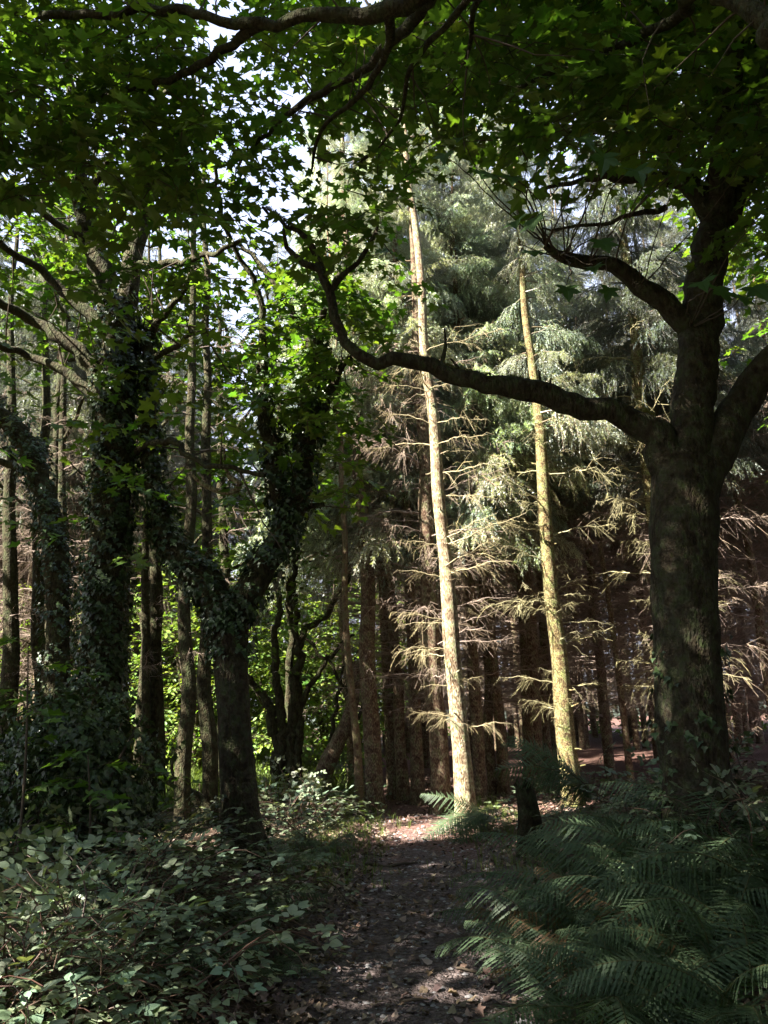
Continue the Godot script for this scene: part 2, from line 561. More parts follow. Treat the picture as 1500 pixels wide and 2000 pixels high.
func plan_gaps() -> void:
	var b1 := gpx(912, 1605)
	add_shaft(b1, pz(815, 420, b1.z), 0.95)
	var b2 := spot(1120, -12.9)
	add_shaft(b2 + Vector3(0, 0.3, 0), pz(1050, 700, b2.z), 1.0)
	var g := gpx(810, 1630)
	add_shaft(g, g + Vector3(0.4, 0, 0), 0.6)
	add_shaft(Vector3(0.3, 0.3, -10.8), Vector3(1.4, 0.3, -10.8), 0.5)
	add_shaft(pz(880, 30, -7.5), pz(960, 190, -7.5), 0.55)
	add_shaft(pz(500, 470, -8.4), pz(640, 420, -8.4), 0.7)
	var cn := gpx(120, 1960)
	add_shaft(cn + Vector3(-0.2, 0.3, 0), cn + Vector3(0.35, 0.3, 0), 0.26)
	var h := gpx(675, 1868)
	add_shaft(h, h + Vector3(0.12, 0, 0), 0.10)
	add_shaft(pz(980, 640, -15.0), pz(860, 380, -15.0), 1.9)
	add_shaft(pz(760, 800, -15.0), pz(760, 420, -15.0), 1.9)
	add_shaft(pz(560, 1500, -17.0), pz(560, 1150, -17.0), 2.8)
	add_shaft(pz(330, 1560, -18.0), pz(380, 1150, -18.0), 2.8)
	add_shaft(pz(620, 560, -8.0), pz(560, 640, -8.0), 0.9)
	add_shaft(pz(1440, 60, -7.0), pz(1400, 120, -7.0), 0.6)
	add_shaft(pz(440, 900, -8.6), pz(455, 940, -8.6), 0.2)

func build_ground() -> void:
	var N := 240
	var mb := MB.new()
	var warp := func(t: float) -> float: return (t * 0.16 + 0.84 * t * absf(t) * absf(t)) * 70.0
	var xs := PackedFloat32Array()
	for k in N + 1: xs.append(warp.call(k / float(N) * 2.0 - 1.0))
	for a in N + 1:
		for b in N + 1:
			var x := xs[b]
			var z := xs[a] - 7.0
			var y := gh(x, z)
			var e := 0.08
			mb.v.append(Vector3(x, y, z))
			mb.n.append(Vector3(gh(x - e, z) - gh(x + e, z), 2.0 * e, gh(x, z - e) - gh(x, z + e)).normalized())
			var s := absf(path_side(x, z)) + nz.get_noise_2d(x * 14.0, z * 14.0) * 0.35
			var w := 1.0 - smoothstep(0.6, 1.05, s)
			var litter := Color(0.105, 0.072, 0.052).lerp(Color(0.07, 0.085, 0.03), smoothstep(0.0, 0.35, nz.get_noise_2d(x * 8.0 + 70.0, z * 8.0)))
			var ne := smoothstep(-8.8, -10.2, z + nz.get_noise_2d(x * 10.0, z * 10.0) * 1.5) * smoothstep(-1.0, -0.2, x)
			mb.c.append(litter.lerp(Color(0.165, 0.14, 0.135), w).lerp(Color(0.21, 0.125, 0.105), ne * 0.85))
	var w2 := N + 1
	for a in N:
		for b in N:
			var k := a * w2 + b
			for q in [k, k + 1, k + w2, k + 1, k + w2 + 1, k + w2]: mb.i.append(q)
	var o := part(self, "ground", mb.mesh(), M.ground)
	o.set_meta("kind", "structure")
	o.set_meta("label", "trodden earth path and leaf-strewn woodland floor")

# ------------------------------------------------------------------ spruces
# base on the ground, a second surveyed point up the trunk, base and upper width in metres
func spruce(called: String, label: String, base: Vector3, upper: Vector3, w0: float, height: float, o: Dictionary) -> Node3D:
	var t := thing(called, label, "tree", base, o.get("group", ""))
	var dir := (upper - base) / (upper.y - base.y)
	var pts := []
	var rad := []
	var m := 14
	for k in m + 1:
		var h := height * k / m
		pts.append(base + dir * (h - (0.15 if k == 0 else 0.0)) + Vector3(nz.get_noise_2d(h * 4.0, base.x * 50.0), 0, nz.get_noise_2d(h * 4.0, base.x * 50.0 + 300.0)) * 0.10 * minf(1.0, h))
		rad.append(w0 * 0.44 * pow(1.0 - 0.97 * k / m, float(o.get("taper", 0.9))) + 0.004)
	part(t, "trunk", limb(pts, rad, o.get("sides", 14), 0.16, 0.13, 0.55).mesh(base), o.bark)
	var on_trunk := func(h: float) -> Vector3: return base + dir * h
	# dead branches below, in whorls
	var dead: Array = o.get("dead_set", G.dead)
	var xfs := [[], [], [], []]
	var h := float(o.get("dead_from", 1.2))
	var dead_to := float(o.get("dead_to", 7.0))
	while h < dead_to:
		for q in int(o.get("whorl", 5)):
			if rng.randf() < 0.3: continue
			var an := rng.randf() * TAU
			if q < 2: an = (PI if q == 0 else 0.0) + rng.randf_range(-0.6, 0.6)
			var ln: float = rng.randf_range(0.35, 1.0) * float(o.get("dead_len", 1.3)) * (0.65 + 0.35 * smoothstep(0.8, 3.0, h))
			var p: Vector3 = on_trunk.call(h + rng.randf_range(-0.12, 0.12))
			if p.z + sin(an) * ln > -3.0: continue
			var d := Vector3(cos(an), rng.randf_range(-0.05, 0.32), sin(an)).normalized()
			var b := along(d, (Vector3.UP + rdir() * 0.25).normalized()) * Basis.from_scale(Vector3(ln, ln * rng.randf_range(0.8, 1.3), ln))
			xfs[rng.randi() % dead.size()].append(Transform3D(b, p))
		h += rng.randf_range(0.3, 0.5) * float(o.get("whorl_step", 1.0))
	for k in dead.size():
		if xfs[k].is_empty(): continue
		if o.get("single_branches", false):
			for x in xfs[k]: part(t, "branch", dead[k], o.dead_mat, Transform3D(x.basis, x.origin - base))
		else:
			scatter(t, "foliage", dead[k], o.dead_mat, xfs[k], PackedColorArray(), base).name = "dead_twigs" if k == 0 else "dead_twigs%d" % k
	if o.get("single_branches", false):
		for k in 26:
			var hs := rng.randf_range(0.5, 8.0)
			var an := rng.randf() * TAU
			var d := Vector3(cos(an), rng.randf_range(-0.1, 0.4), sin(an)).normalized()
			var p: Vector3 = on_trunk.call(hs) + d * w0 * 0.36 * (1.0 - hs / height)
			var ln := rng.randf_range(0.05, 0.16)
			part(t, "stub", limb([p, p + d * ln * 0.6 + rdir() * 0.01, p + d * ln], [0.014, 0.011, 0.007], 6, 0.04, 0.3).mesh(base), o.bark)
	# live boughs above
	var live := [[], [], []]
	var cols := [PackedColorArray(), PackedColorArray(), PackedColorArray()]
	h = float(o.get("live_from", 6.0))
	while h < height - 0.3:
		for q in int(o.get("live_whorl", 6)):
			var an := rng.randf() * TAU
			var ln: float = lerpf(float(o.get("live_len", 2.1)), 0.35, (h - 4.0) / (height - 4.0)) * rng.randf_range(0.7, 1.15)
			var p: Vector3 = on_trunk.call(h + rng.randf_range(-0.15, 0.15))
			var d := Vector3(cos(an), rng.randf_range(-0.2, 0.25), sin(an)).normalized()
			if o.get("carve", false) and in_gap(p + d * ln * 0.6, 0.2, 2): continue
			var b := along(d, (Vector3.UP + rdir() * 0.15).normalized()) * Basis.from_scale(Vector3(ln, ln * rng.randf_range(0.9, 1.4), ln))
			var k := rng.randi() % 3
			live[k].append(Transform3D(b, p))
			var s := rng.randf_range(0.7, 1.35) * float(o.get("sun_tint", 0.75))  # needle colour raised where crowns should look sunlit, lowered for shaded ones
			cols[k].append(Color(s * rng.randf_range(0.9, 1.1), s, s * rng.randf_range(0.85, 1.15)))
		h += rng.randf_range(0.28, 0.42) * float(o.get("live_step", 1.0))
	for k in 3:
		if live[k].size(): scatter(t, "crown", G.bough[k], M.needle, live[k], cols[k], base)
	return t

func build_spruces() -> void:
	var b := gpx(912, 1605)
	spruce("spruce_tree", "tall sunlit spruce with pale cream trunk beside the end of the path", b, pz(820, 560, b.z), 0.31, 16.5, {bark = M.spruce_pale, dead_mat = M.dead_pale, single_branches = true, dead_from = 1.3, dead_to = 7.2, dead_len = 1.4, whorl = 4, whorl_step = 1.25, live_from = 7.4, sides = 20, live_len = 1.8, live_whorl = 6, carve = true, sun_tint = 1.7, taper = 1.2})
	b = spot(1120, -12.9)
	spruce("spruce_tree", "sunlit spruce with yellow-green mossy trunk rising behind the dark ferns", b, pz(1052, 850, b.z), 0.36, 15.0, {bark = M.spruce_mossy, dead_mat = M.dead_mossy, single_branches = true, dead_from = 1.4, dead_to = 6.8, dead_len = 1.5, whorl = 4, whorl_step = 1.15, live_from = 6.4, sides = 20, live_len = 1.8, live_whorl = 6, carve = true, sun_tint = 1.7, taper = 1.2})
	b = spot(1345, -13.5)
	spruce("spruce_tree", "mossy spruce whose trunk shows above the long crossing branch", b, pz(1237, 640, b.z), 0.42, 17.0, {bark = M.spruce_mossy, dead_mat = M.dead_mossy, dead_from = 1.2, dead_to = 8.0, dead_len = 1.7, whorl = 5, live_from = 7.5})
	b = spot(1236, -15.0)
	spruce("spruce_tree", "slim brown spruce between the mossy spruce and the great dark trunk", b, pz(1205, 1300, b.z), 0.14, 11.0, {bark = M.spruce_dark, dead_mat = M.dead_brown, dead_from = 1.5, dead_to = 6.5, dead_len = 1.2, live_from = 7.0})  # dark bark stands in for shade on this slim trunk
	b = gpx(701, 1590)
	spruce("spruce_tree", "thin pale spruce pole just before the broad dark trunk at the path bend", b, pz(664, 850, b.z), 0.15, 12.0, {bark = M.spruce_tan, dead_mat = M.dead_brown, dead_from = 2.5, dead_to = 6.0, dead_len = 0.5, whorl = 2, live_from = 99.0})
	b = gpx(732, 1580)
	spruce("spruce_tree", "broad dark spruce trunk at the bend of the path", b, pz(697, 830, b.z), 0.34, 17.0, {bark = M.spruce_dark, dead_mat = M.dead_brown, dead_from = 1.6, dead_to = 7.0, dead_len = 1.1, live_from = 7.0, live_len = 1.6, live_whorl = 4, carve = true, sun_tint = 1.8})
	# dark trunks of the plantation, in order along the path's far side
	var row := [
		[790, 1562, 776, 1280, 0.24, "dark spruce standing on the mossy bank at the path's far end"],
		[818, 1572, 803, 1200, 0.25, "dark spruce second from the mossy bank at the path's far end"],
		[861, 1588, 846, 1290, 0.36, "stout black spruce trunk close by the pale sunlit spruce"],
		[938, -14.2, 926, 1300, 0.24, "dark spruce trunk peeping out just behind the pale sunlit spruce"],
		[968, -14.8, 955, 1330, 0.20, "slim dark spruce, first in the gap between the two sunlit spruces"],
		[988, -15.6, 972, 1330, 0.18, "slim dark spruce, second in the gap between the two sunlit spruces"],
		[1046, -15.4, 1030, 1230, 0.42, "dull green mossy spruce trunk between the two sunlit spruces"],
		[1085, -16.5, 1072, 1330, 0.20, "dark spruce just before the mossy sunlit spruce"]]
	for r in row:
		b = spot(r[0], r[1]) if r[1] < 0 else gpx(r[0], r[1])
		spruce("spruce_tree", r[5], b, pz(r[2], r[3], b.z), r[4] * 1.05, rng.randf_range(13.0, 17.0), {bark = M.spruce_dark, dead_mat = M.dead_brown, dead_from = 1.7, dead_to = 7.5, dead_len = 1.6, whorl = 6, live_from = 6.5, live_whorl = 5, carve = true, sun_tint = 1.7, dead_set = G.dead, group = "dark trunks at the edge of the spruce plantation"})
	# spruces behind the pale one, sunlight put into their hanging boughs' silvery colour
	for r in [[770, -14.8, 0.26, 4.6, "spruce with sun-silvered boughs hanging behind the pale sunlit trunk's near side"], [905, -15.2, 0.24, 5.0, "spruce with sun-silvered boughs hanging just behind the pale sunlit trunk"], [985, -14.6, 0.22, 4.9, "spruce with sun-silvered boughs showing over the middle of the crossing branch"], [1075, -16.2, 0.26, 6.0, "spruce with sun-silvered boughs behind the mossy sunlit trunk"], [690, -16.0, 0.24, 5.0, "spruce with sun-silvered boughs behind the broad dark trunk"]]:
		b = pz(r[0], 1540, r[1])
		b.y = gh(b.x, b.z)
		spruce("spruce_tree", r[4], b, b + Vector3(-0.15, 5, 0), r[2], 16.0, {bark = M.spruce_dark, dead_mat = M.dead_brown, dead_from = 1.6, dead_to = 5.5, dead_len = 1.5, whorl = 5, live_from = r[3], live_len = 2.4, live_whorl = 6, live_step = 1.0, sun_tint = 2.0, group = "spruces with silvery boughs"})
	# poles on the left, before the bright clearing
	row = [
		[243, 1600, 250, 1050, 0.17, "slim dark pole tree close by the ivy-hung tree"],
		[281, 1590, 286, 1050, 0.16, "thin dark pole tree, second from the ivy-hung tree"],
		[302, 1585, 306, 1040, 0.30, "grey-brown pole tree, stoutest before the green clearing"],
		[357, 1625, 368, 1030, 0.24, "black pole tree standing alone over bare brown litter"],
		[408, 1612, 404, 1100, 0.25, "dark pole tree just beside the forked ivy tree"],
		[228, 1580, 235, 1100, 0.12, "thinnest dark pole showing past the ivy-hung trunk"],
		[12, 1600, 22, 900, 0.36, "broad dark trunk cut by the picture's edge"],
		[75, 1590, 82, 950, 0.30, "dark trunk standing between the picture's edge and the ivy-hung tree"],
		[128, 1570, 125, 950, 0.24, "dark trunk half hidden behind the ivy-hung tree"]]
	for r in row:
		b = gpx(r[0], r[1])
		spruce("pole_tree", r[5], b, pz(r[2], r[3], b.z), r[4], rng.randf_range(12.0, 15.0), {bark = M.ivy_bark, dead_mat = M.dead_brown, dead_from = 2.2, dead_to = 7.0, dead_len = 1.0, whorl = 3, whorl_step = 1.4, live_from = 99.0, group = "dark poles before the clearing"})  # bark darker than the spruces, standing in for shade on the poles
	# the plantation behind
	var proto: Array = []
	for k in 3:
		var p := spruce("plantation_spruce", "", Vector3(0, 0, -60 - k * 5.0), Vector3(0.05 * (k - 1), 5, -60 - k * 5.0), 0.24, 15.0 + k, {bark = M.spruce_dark, dead_mat = M.dead_brown, dead_from = 1.3, dead_to = 8.0, dead_len = 2.0, whorl = 6, whorl_step = 0.8, live_from = 6.2 + k * 0.5, dead_set = G.dead_fine, sides = 9, live_step = 1.2})
		proto.append(p)
	var first := true
	var used := 0
	for zi in 11:
		for xi in 13:
			var z := -15.0 - zi * 2.4 + rng.randf_range(-0.7, 0.7)
			var x := -0.6 + xi * 2.1 + (zi % 2) * 1.0 + rng.randf_range(-0.6, 0.6) + zi * 0.25
			if x > -z * 0.62 + 1.0: continue
			if absf(path_side(x, z)) < 1.3: continue
			if z > -17.0 and x < 4.5: continue
			var src: Node3D = proto[rng.randi() % 3]
			var n: Node3D
			if used < 3:
				n = proto[used]
			else:
				n = src.duplicate()
				n.name = numbered("plantation_spruce")
				add_child(n)
			used += 1
			n.position = Vector3(x, gh(x, z) - 0.05, z)
			n.rotation.y = rng.randf() * TAU
			n.scale = Vector3.ONE * rng.randf_range(0.9, 1.15)
			tag(n, "slim dark spruce with bare brown twigs deep in the shaded plantation", "tree", "spruces deep in the plantation")

	# unseen spruces added past the bank and behind the viewpoint to hold back skylight
	for k in 34:
		var x := 7.0 + (k % 3) * 2.0 + rng.randf_range(-0.6, 0.6)
		var z := -11.0 + (k / 3) * 1.9 + rng.randf_range(-0.6, 0.6)
		if k >= 21:
			x = -4.0 + (k - 21) * 1.15 + rng.randf_range(-0.4, 0.4)
			z = 6.0 + (k % 3) * 1.6
		if z < -5.0 and x < 7.5: continue
		var n: Node3D = proto[k % 3].duplicate()
		n.name = numbered("plantation_spruce")
		add_child(n)
		n.position = Vector3(x, gh(x, z) - 0.4, z)
		n.rotation.y = rng.randf() * TAU
		n.scale = Vector3(1.1, 0.9, 1.1)
		tag(n, "unseen dark spruce added around the near path to hold back skylight", "tree", "spruces around the near path")
	for k in 64:
		var x := -24.0 + (k % 26) * 1.0 + rng.randf_range(-0.5, 0.5)
		var z := -27.0 - rng.randf() * 9.0
		if k >= 48:
			x = -15.5 + (k - 48) * 0.6 + rng.randf_range(-0.4, 0.4)
			z = -16.5 - rng.randf() * 5.5
		elif k >= 26:
			x = -20.0 + (k - 26) * 0.62 + rng.randf_range(-0.4, 0.4)
			z = -23.5 - rng.randf() * 6.0
		if absf(path_side(x, z)) < 1.2: continue
		var n: Node3D = proto[k % 3].duplicate()
		n.name = numbered("far_spruce")
		add_child(n)
		n.position = Vector3(x, gh(x, z) - 0.05, z)
		n.rotation.y = rng.randf() * TAU
		n.scale = Vector3.ONE * rng.randf_range(0.95, 1.2)
		tag(n, "far spruce closing the view beyond the bright clearing", "tree", "spruces beyond the clearing")

# ------------------------------------------------------------------ the clearing on the left
func bush(called: String, label: String, base: Vector3, r: float, hgt: float, count: int, set_: Array, mat: Material, group: String, bright := 1.0, stems := 5, lift := 0.35) -> Node3D:
	var t := thing(called, label, "shrub" if called != "bramble_bush" else "bramble", base, group)
	for k in stems:
		var an := TAU * k / stems + rng.randf_range(-0.4, 0.4)
		var e := Vector3(cos(an) * r * rng.randf_range(0.3, 0.7), hgt * rng.randf_range(0.6, 0.95), sin(an) * r * rng.randf_range(0.3, 0.7))
		var pts := [Vector3(cos(an) * 0.04, -0.1, sin(an) * 0.04), Vector3(e.x * 0.25, e.y * 0.45, e.z * 0.25) + rdir() * 0.05 * r, e]
		var w := 0.012 * hgt + 0.004
		part(t, "stem", limb(pts, [w, w * 0.7, w * 0.25], 6, 0.2, 0.1).mesh(), M.twig)
	var xf := []
	var co := []
	for q in set_: xf.append([]); co.append(PackedColorArray())
	for k in count:
		var d := rdir()
		var u := pow(rng.randf(), 0.45)
		var p := Vector3(d.x * r * u, hgt * (lift + (1.0 - lift) * 0.5) + d.y * u * hgt * (1.0 - lift) * 0.55, d.z * r * u)
		p += Vector3(nz.get_noise_3d(p.x * 8, p.y * 8, base.x * 30), nz.get_noise_3d(p.x * 8, p.y * 8, base.x * 30 + 90), nz.get_noise_3d(p.x * 8, p.y * 8, base.x * 30 + 180)) * r * 0.5
		var an := rng.randf() * TAU
		var dir := Vector3(cos(an) + d.x, rng.randf_range(-0.3, 0.3) + d.y * 0.4, sin(an) + d.z).normalized()
		var j := rng.randi() % set_.size()
		xf[j].append(Transform3D(along(dir, (Vector3.UP + rdir() * 0.3).normalized(), rng.randf_range(0.75, 1.2)), p))
		var s := bright * rng.randf_range(0.75, 1.25)
		co[j].append(Color(s * rng.randf_range(0.9, 1.25), s, s * rng.randf_range(0.8, 1.1)))
	for j in set_.size():
		if xf[j].size(): scatter(t, "foliage", set_[j], mat, xf[j], co[j])
	return t

func build_clearing() -> void:
	# bright hazels catching the sun beyond the poles
	var at := [[560, 1500, 17.0, "sunlit hazel shrub seen between the forked ivy tree and the leaning stem"], [640, 1490, 19.0, "pale sunlit hazel shrub behind the leaning brown stem"], [380, 1520, 17.0, "bright green hazel shrub behind the black pole tree"], [300, 1500, 19.0, "sunlit hazel shrub behind the grey-brown pole"], [460, 1490, 20.0, "hazel shrub mostly hidden behind the forked ivy tree"], [200, 1500, 20.0, "dull hazel shrub behind the ivy-hung trunk"], [90, 1500, 18.0, "shaded hazel shrub beyond the dark trunks at the picture's edge"], [0, 1500, 21.0, "shaded hazel shrub cut by the picture's edge"], [700, 1480, 28.0, "far pale hazel shrub at the end of the path"], [770, 1480, 31.0, "farthest hazel shrub showing where the path ends"], [540, 1480, 29.0, "far tall hazel shrub in the clearing"], [400, 1480, 30.0, "far hazel shrub above the bright clearing floor"]]
	for a in at:
		var p := px(a[0], 1400, a[2])
		p.y = gh(p.x, p.z)
		bush("hazel_shrub", a[3], p, rng.randf_range(1.8, 2.5), rng.randf_range(3.5, 6.0), 640, G.hazel, M.sycamore_leaf, "hazels in the clearing", rng.randf_range(0.85, 1.2), 6, 0.1)

# ------------------------------------------------------------------ sycamores
func spray_cloud(store: Dictionary, p: Vector3, size := 1.0, bright := 1.0) -> void:
	if in_gap(p): return
	var an := rng.randf() * TAU
	var dir := Vector3(cos(an), rng.randf_range(-0.45, 0.25), sin(an)).normalized()
	var j: int = rng.randi() % G.sprays.size()
	if not store.has("x"):
		store.x = []
		store.c = []
		for q in G.sprays: store.x.append([]); store.c.append(PackedColorArray())
	store.x[j].append(Transform3D(along(dir, (Vector3.UP + rdir() * 0.3).normalized(), size * rng.randf_range(0.75, 1.2)), p))
	var s := bright * rng.randf_range(0.75, 1.25)
	store.c[j].append(Color(s * rng.randf_range(0.85, 1.25), s, s * rng.randf_range(0.8, 1.1)))

func hang_crown(t: Node3D, store: Dictionary) -> void:
	if not store.has("x"): return
	for j in store.x.size():
		if store.x[j].size(): scatter(t, "crown", G.sprays[j], M.sycamore_leaf, store.x[j], store.c[j], t.position)

func ellipsoid(store: Dictionary, c: Vector3, r: Vector3, count: int, bright := 1.0) -> void:
	for k in count:
		var d := rdir() * pow(rng.randf(), 0.4)
		var p := c + d * r
		p += Vector3(nz.get_noise_3d(p.x * 6, p.y * 6, p.z * 6), nz.get_noise_3d(p.x * 6, p.y * 6, p.z * 6 + 100), nz.get_noise_3d(p.x * 6, p.y * 6, p.z * 6 + 200)) * 1.2
		spray_cloud(store, p, 1.0, bright)

func ivy(t: Node3D, pts: Array, rad: Array, density: float, puff := 0.05) -> void:
	var s := spline(pts, rad, 0.05)
	var p: PackedVector3Array = s[0]
	var r: PackedFloat32Array = s[1]
	var xf := [[], []]
	var co := [PackedColorArray(), PackedColorArray()]
	var k := 0.0
	for a in p.size() - 1:
		var tn := (p[a + 1] - p[a]).normalized()
		var count := density * (r[a] * 14.0 + 1.0) * (0.55 + 0.9 * maxf(0.0, nz.get_noise_3d(p[a].x * 12, p[a].y * 12, p[a].z * 12) + 0.45))
		k += count
		while k > 1.0:
			k -= 1.0
			var d := rdir()
			d = (d - tn * d.dot(tn)).normalized()
			var q := p[a] + d * (r[a] + rng.randf_range(-0.01, puff) * (1.0 + maxf(0.0, nz.get_noise_3d(p[a].x * 20, p[a].y * 20, 7.0)) * 2.0)) + tn * rng.randf_range(-0.05, 0.05)
			var j := rng.randi() % 2
			xf[j].append(Transform3D(along(d, Vector3.UP, rng.randf_range(0.8, 1.3)), q))
			var sh := rng.randf_range(0.7, 1.4)
			co[j].append(Color(sh, sh, sh))
	for j in 2:
		if xf[j].size(): scatter(t, "ivy", G.ivy_clump[j], M.ivy_leaf, xf[j], co[j], t.position)

func pts_z(list: Array, z: float) -> Array:
	var out := []
	for p in list: out.append(pz(p[0], p[1], z + (p[2] if p.size() > 2 else 0.0)))
	return out

func wid(list: Array, d: float) -> Array:
	var out := []
	for w in list: out.append(w * 0.5 * d / F)
	return out

func add_limb(t: Node3D, called: String, pts: Array, rad: Array, mat: Material, sides := 9, wiggle := 0.06) -> Node3D:
	return part(t, called, limb(pts, rad, sides, 0.1, 0.2, 0.0, wiggle).mesh(t.position), mat)

func twigs_from(t: Node3D, parent: Node, pts: Array, r: float, n: int, ln: float) -> void:
	# side twigs along a limb, each its own piece
	for k in n:
		var s := rng.randf_range(0.25, 1.0) * (pts.size() - 1)
		var a: Vector3 = pts[int(s)]
		var b: Vector3 = pts[mini(int(s) + 1, pts.size() - 1)]
		var p := a.lerp(b, s - int(s))
		var d := ((b - a).normalized() * 0.6 + rdir() + Vector3(0, 0.1, 0)).normalized()
		var l := ln * rng.randf_range(0.5, 1.2)
		var e := p + d * l
		var m := p.lerp(e, 0.5) + rdir() * l * 0.12
		part(parent, "twig", limb([p, m, e], [r, r * 0.6, r * 0.25], 5, 0.15, 0.1, 0.0, 0.03).mesh(t.position), M.twig)

func build_sycamores() -> void:
	var crown := [{}, {}, {}, {}, {}, {}, {}, {}]
	# 1: the tall ivy-hung tree on the left
	var b := gpx(182, 1700)
	var z := b.z
	var d := -z
	var t1 := thing("sycamore_tree", "tall dark ivy-hung sycamore with many crooked limbs, over the brambles", "tree", b)
	var tp := pts_z([[180, 1705], [190, 1500], [197, 1300], [205, 1150], [222, 900], [232, 700], [236, 590]], z)
	var tw := wid([96, 80, 76, 80, 78, 70, 56], d)
	part(t1, "trunk", limb(tp, tw, 20, 0.1, 0.2, 0.5).mesh(b), M.ivy_bark)
	ivy(t1, tp.slice(0, 7), tw.slice(0, 7), 1.7, 0.04)
	for l in [
		[[[228, 640], [198, 530], [172, 440], [152, 330, 0.3], [138, 190, 0.5], [120, 20, 0.8]], [62, 52, 44, 34, 24, 14]],
		[[[245, 600], [262, 500], [276, 430], [283, 300, 0.4], [325, 160, 0.8], [380, 40, 1.2]], [46, 40, 34, 26, 18, 10]],
		[[[205, 760], [170, 705], [122, 662], [62, 626], [-60, 560, 0.5]], [44, 36, 28, 24, 16]],
		[[[210, 640], [150, 590], [85, 535], [0, 470, 0.6]], [34, 26, 20, 14]],
		[[[190, 780], [110, 715], [40, 690], [-60, 650, 1.0]], [26, 20, 16, 12]],
		[[[272, 680], [305, 632], [350, 580, 0.4], [378, 530, 0.6]], [24, 16, 12, 8]],
		[[[268, 720], [315, 690], [365, 660, 0.3], [418, 640, 0.6]], [20, 14, 10, 6]],
		[[[240, 520], [330, 515, 0.2], [400, 500, 0.6], [470, 470, 1.0]], [20, 15, 11, 7]],
		[[[180, 480], [90, 420, 0.3], [0, 350, 0.8]], [22, 16, 12]],
		[[[165, 400], [220, 300, 0.6], [300, 220, 1.0], [360, 130, 1.6]], [20, 15, 12, 8]],
		[[[240, 900], [320, 860, 0.3], [400, 905, 0.6], [520, 925, 0.9]], [16, 13, 11, 8]]]:
		var lp := pts_z(l[0], z)
		var n := add_limb(t1, "limb", lp, wid(l[1], d), M.ivy_bark)
		twigs_from(t1, n, lp, 0.012, 5, 0.9)
	# 2: the forked, ivy-smothered tree
	b = gpx(462, 1690)
	z = b.z
	d = -z
	var t2 := thing("sycamore_tree", "forked tree smothered in ivy, its bare lower trunk beside the path", "tree", b)
	tp = pts_z([[482, 1692], [468, 1560], [458, 1400], [452, 1280], [448, 1180]], z)
	tw = wid([78, 70, 64, 66, 70], d)
	part(t2, "trunk", limb(tp, tw, 20, 0.1, 0.16, 0.5).mesh(b), M.sycamore_bark)
	ivy(t2, tp.slice(3, 5), tw.slice(3, 5), 1.6, 0.04)
	ivy(t2, tp.slice(0, 2), tw.slice(0, 2), 0.6, 0.04)
	for l in [
		[[[440, 1210], [395, 1130], [345, 1090], [312, 1000], [295, 880], [292, 740], [285, 640]], [66, 58, 46, 40, 34, 28, 18], 2.6],
		[[[460, 1200], [505, 1130], [550, 1050], [580, 980], [597, 880], [608, 780], [618, 690], [625, 640]], [66, 60, 54, 48, 40, 34, 28, 22], 2.6],
		[[[560, 1030], [545, 950], [528, 850], [515, 740], [512, 650]], [44, 38, 32, 26, 16], 2.2],
		[[[600, 830], [635, 790], [660, 730], [690, 700]], [26, 22, 18, 12], 0.6],
		[[[580, 1010], [605, 990], [632, 985]], [18, 14, 10], 0.3],
		[[[618, 700], [592, 640], [548, 570], [505, 510], [470, 478]], [22, 19, 15, 11, 8], 0.15],
		[[[625, 650], [650, 560, 0.3], [700, 510, 0.5], [740, 440, 0.8]], [18, 14, 10, 7], 0.2],
		[[[515, 660], [500, 560, 0.2], [440, 450, 0.5], [420, 330, 1.0]], [16, 13, 10, 7], 0.2]]:
		var lp := pts_z(l[0], z)
		var lw := wid(l[1], d)
		var n := add_limb(t2, "limb", lp, lw, M.ivy_bark)
		ivy(t2, lp, lw, l[2] * 0.7, 0.035)
		twigs_from(t2, n, lp, 0.010, 4, 0.7)
	# 3: the great dark tree on the right with the long crossing branch
	z = -6.2
	d = 6.2
	b = pz(1360, 1560, z)
	b.y = gh(b.x, b.z)
	var t3 := thing("sycamore_tree", "great dark sycamore on the bank, one long branch arching across the path", "tree", b)
	tp = [b + Vector3(0.04, -0.1, 0)] + pts_z([[1350, 1450], [1345, 1250], [1338, 1080], [1340, 960], [1345, 900]], z)
	tw = wid([140, 128, 118, 120, 126, 122], d)
	part(t3, "trunk", limb(tp, tw, 28, 0.06, 0.32, 0.3).mesh(b), M.sycamore_bark)
	ivy(t3, tp.slice(0, 3), tw.slice(0, 3), 0.2, 0.03)
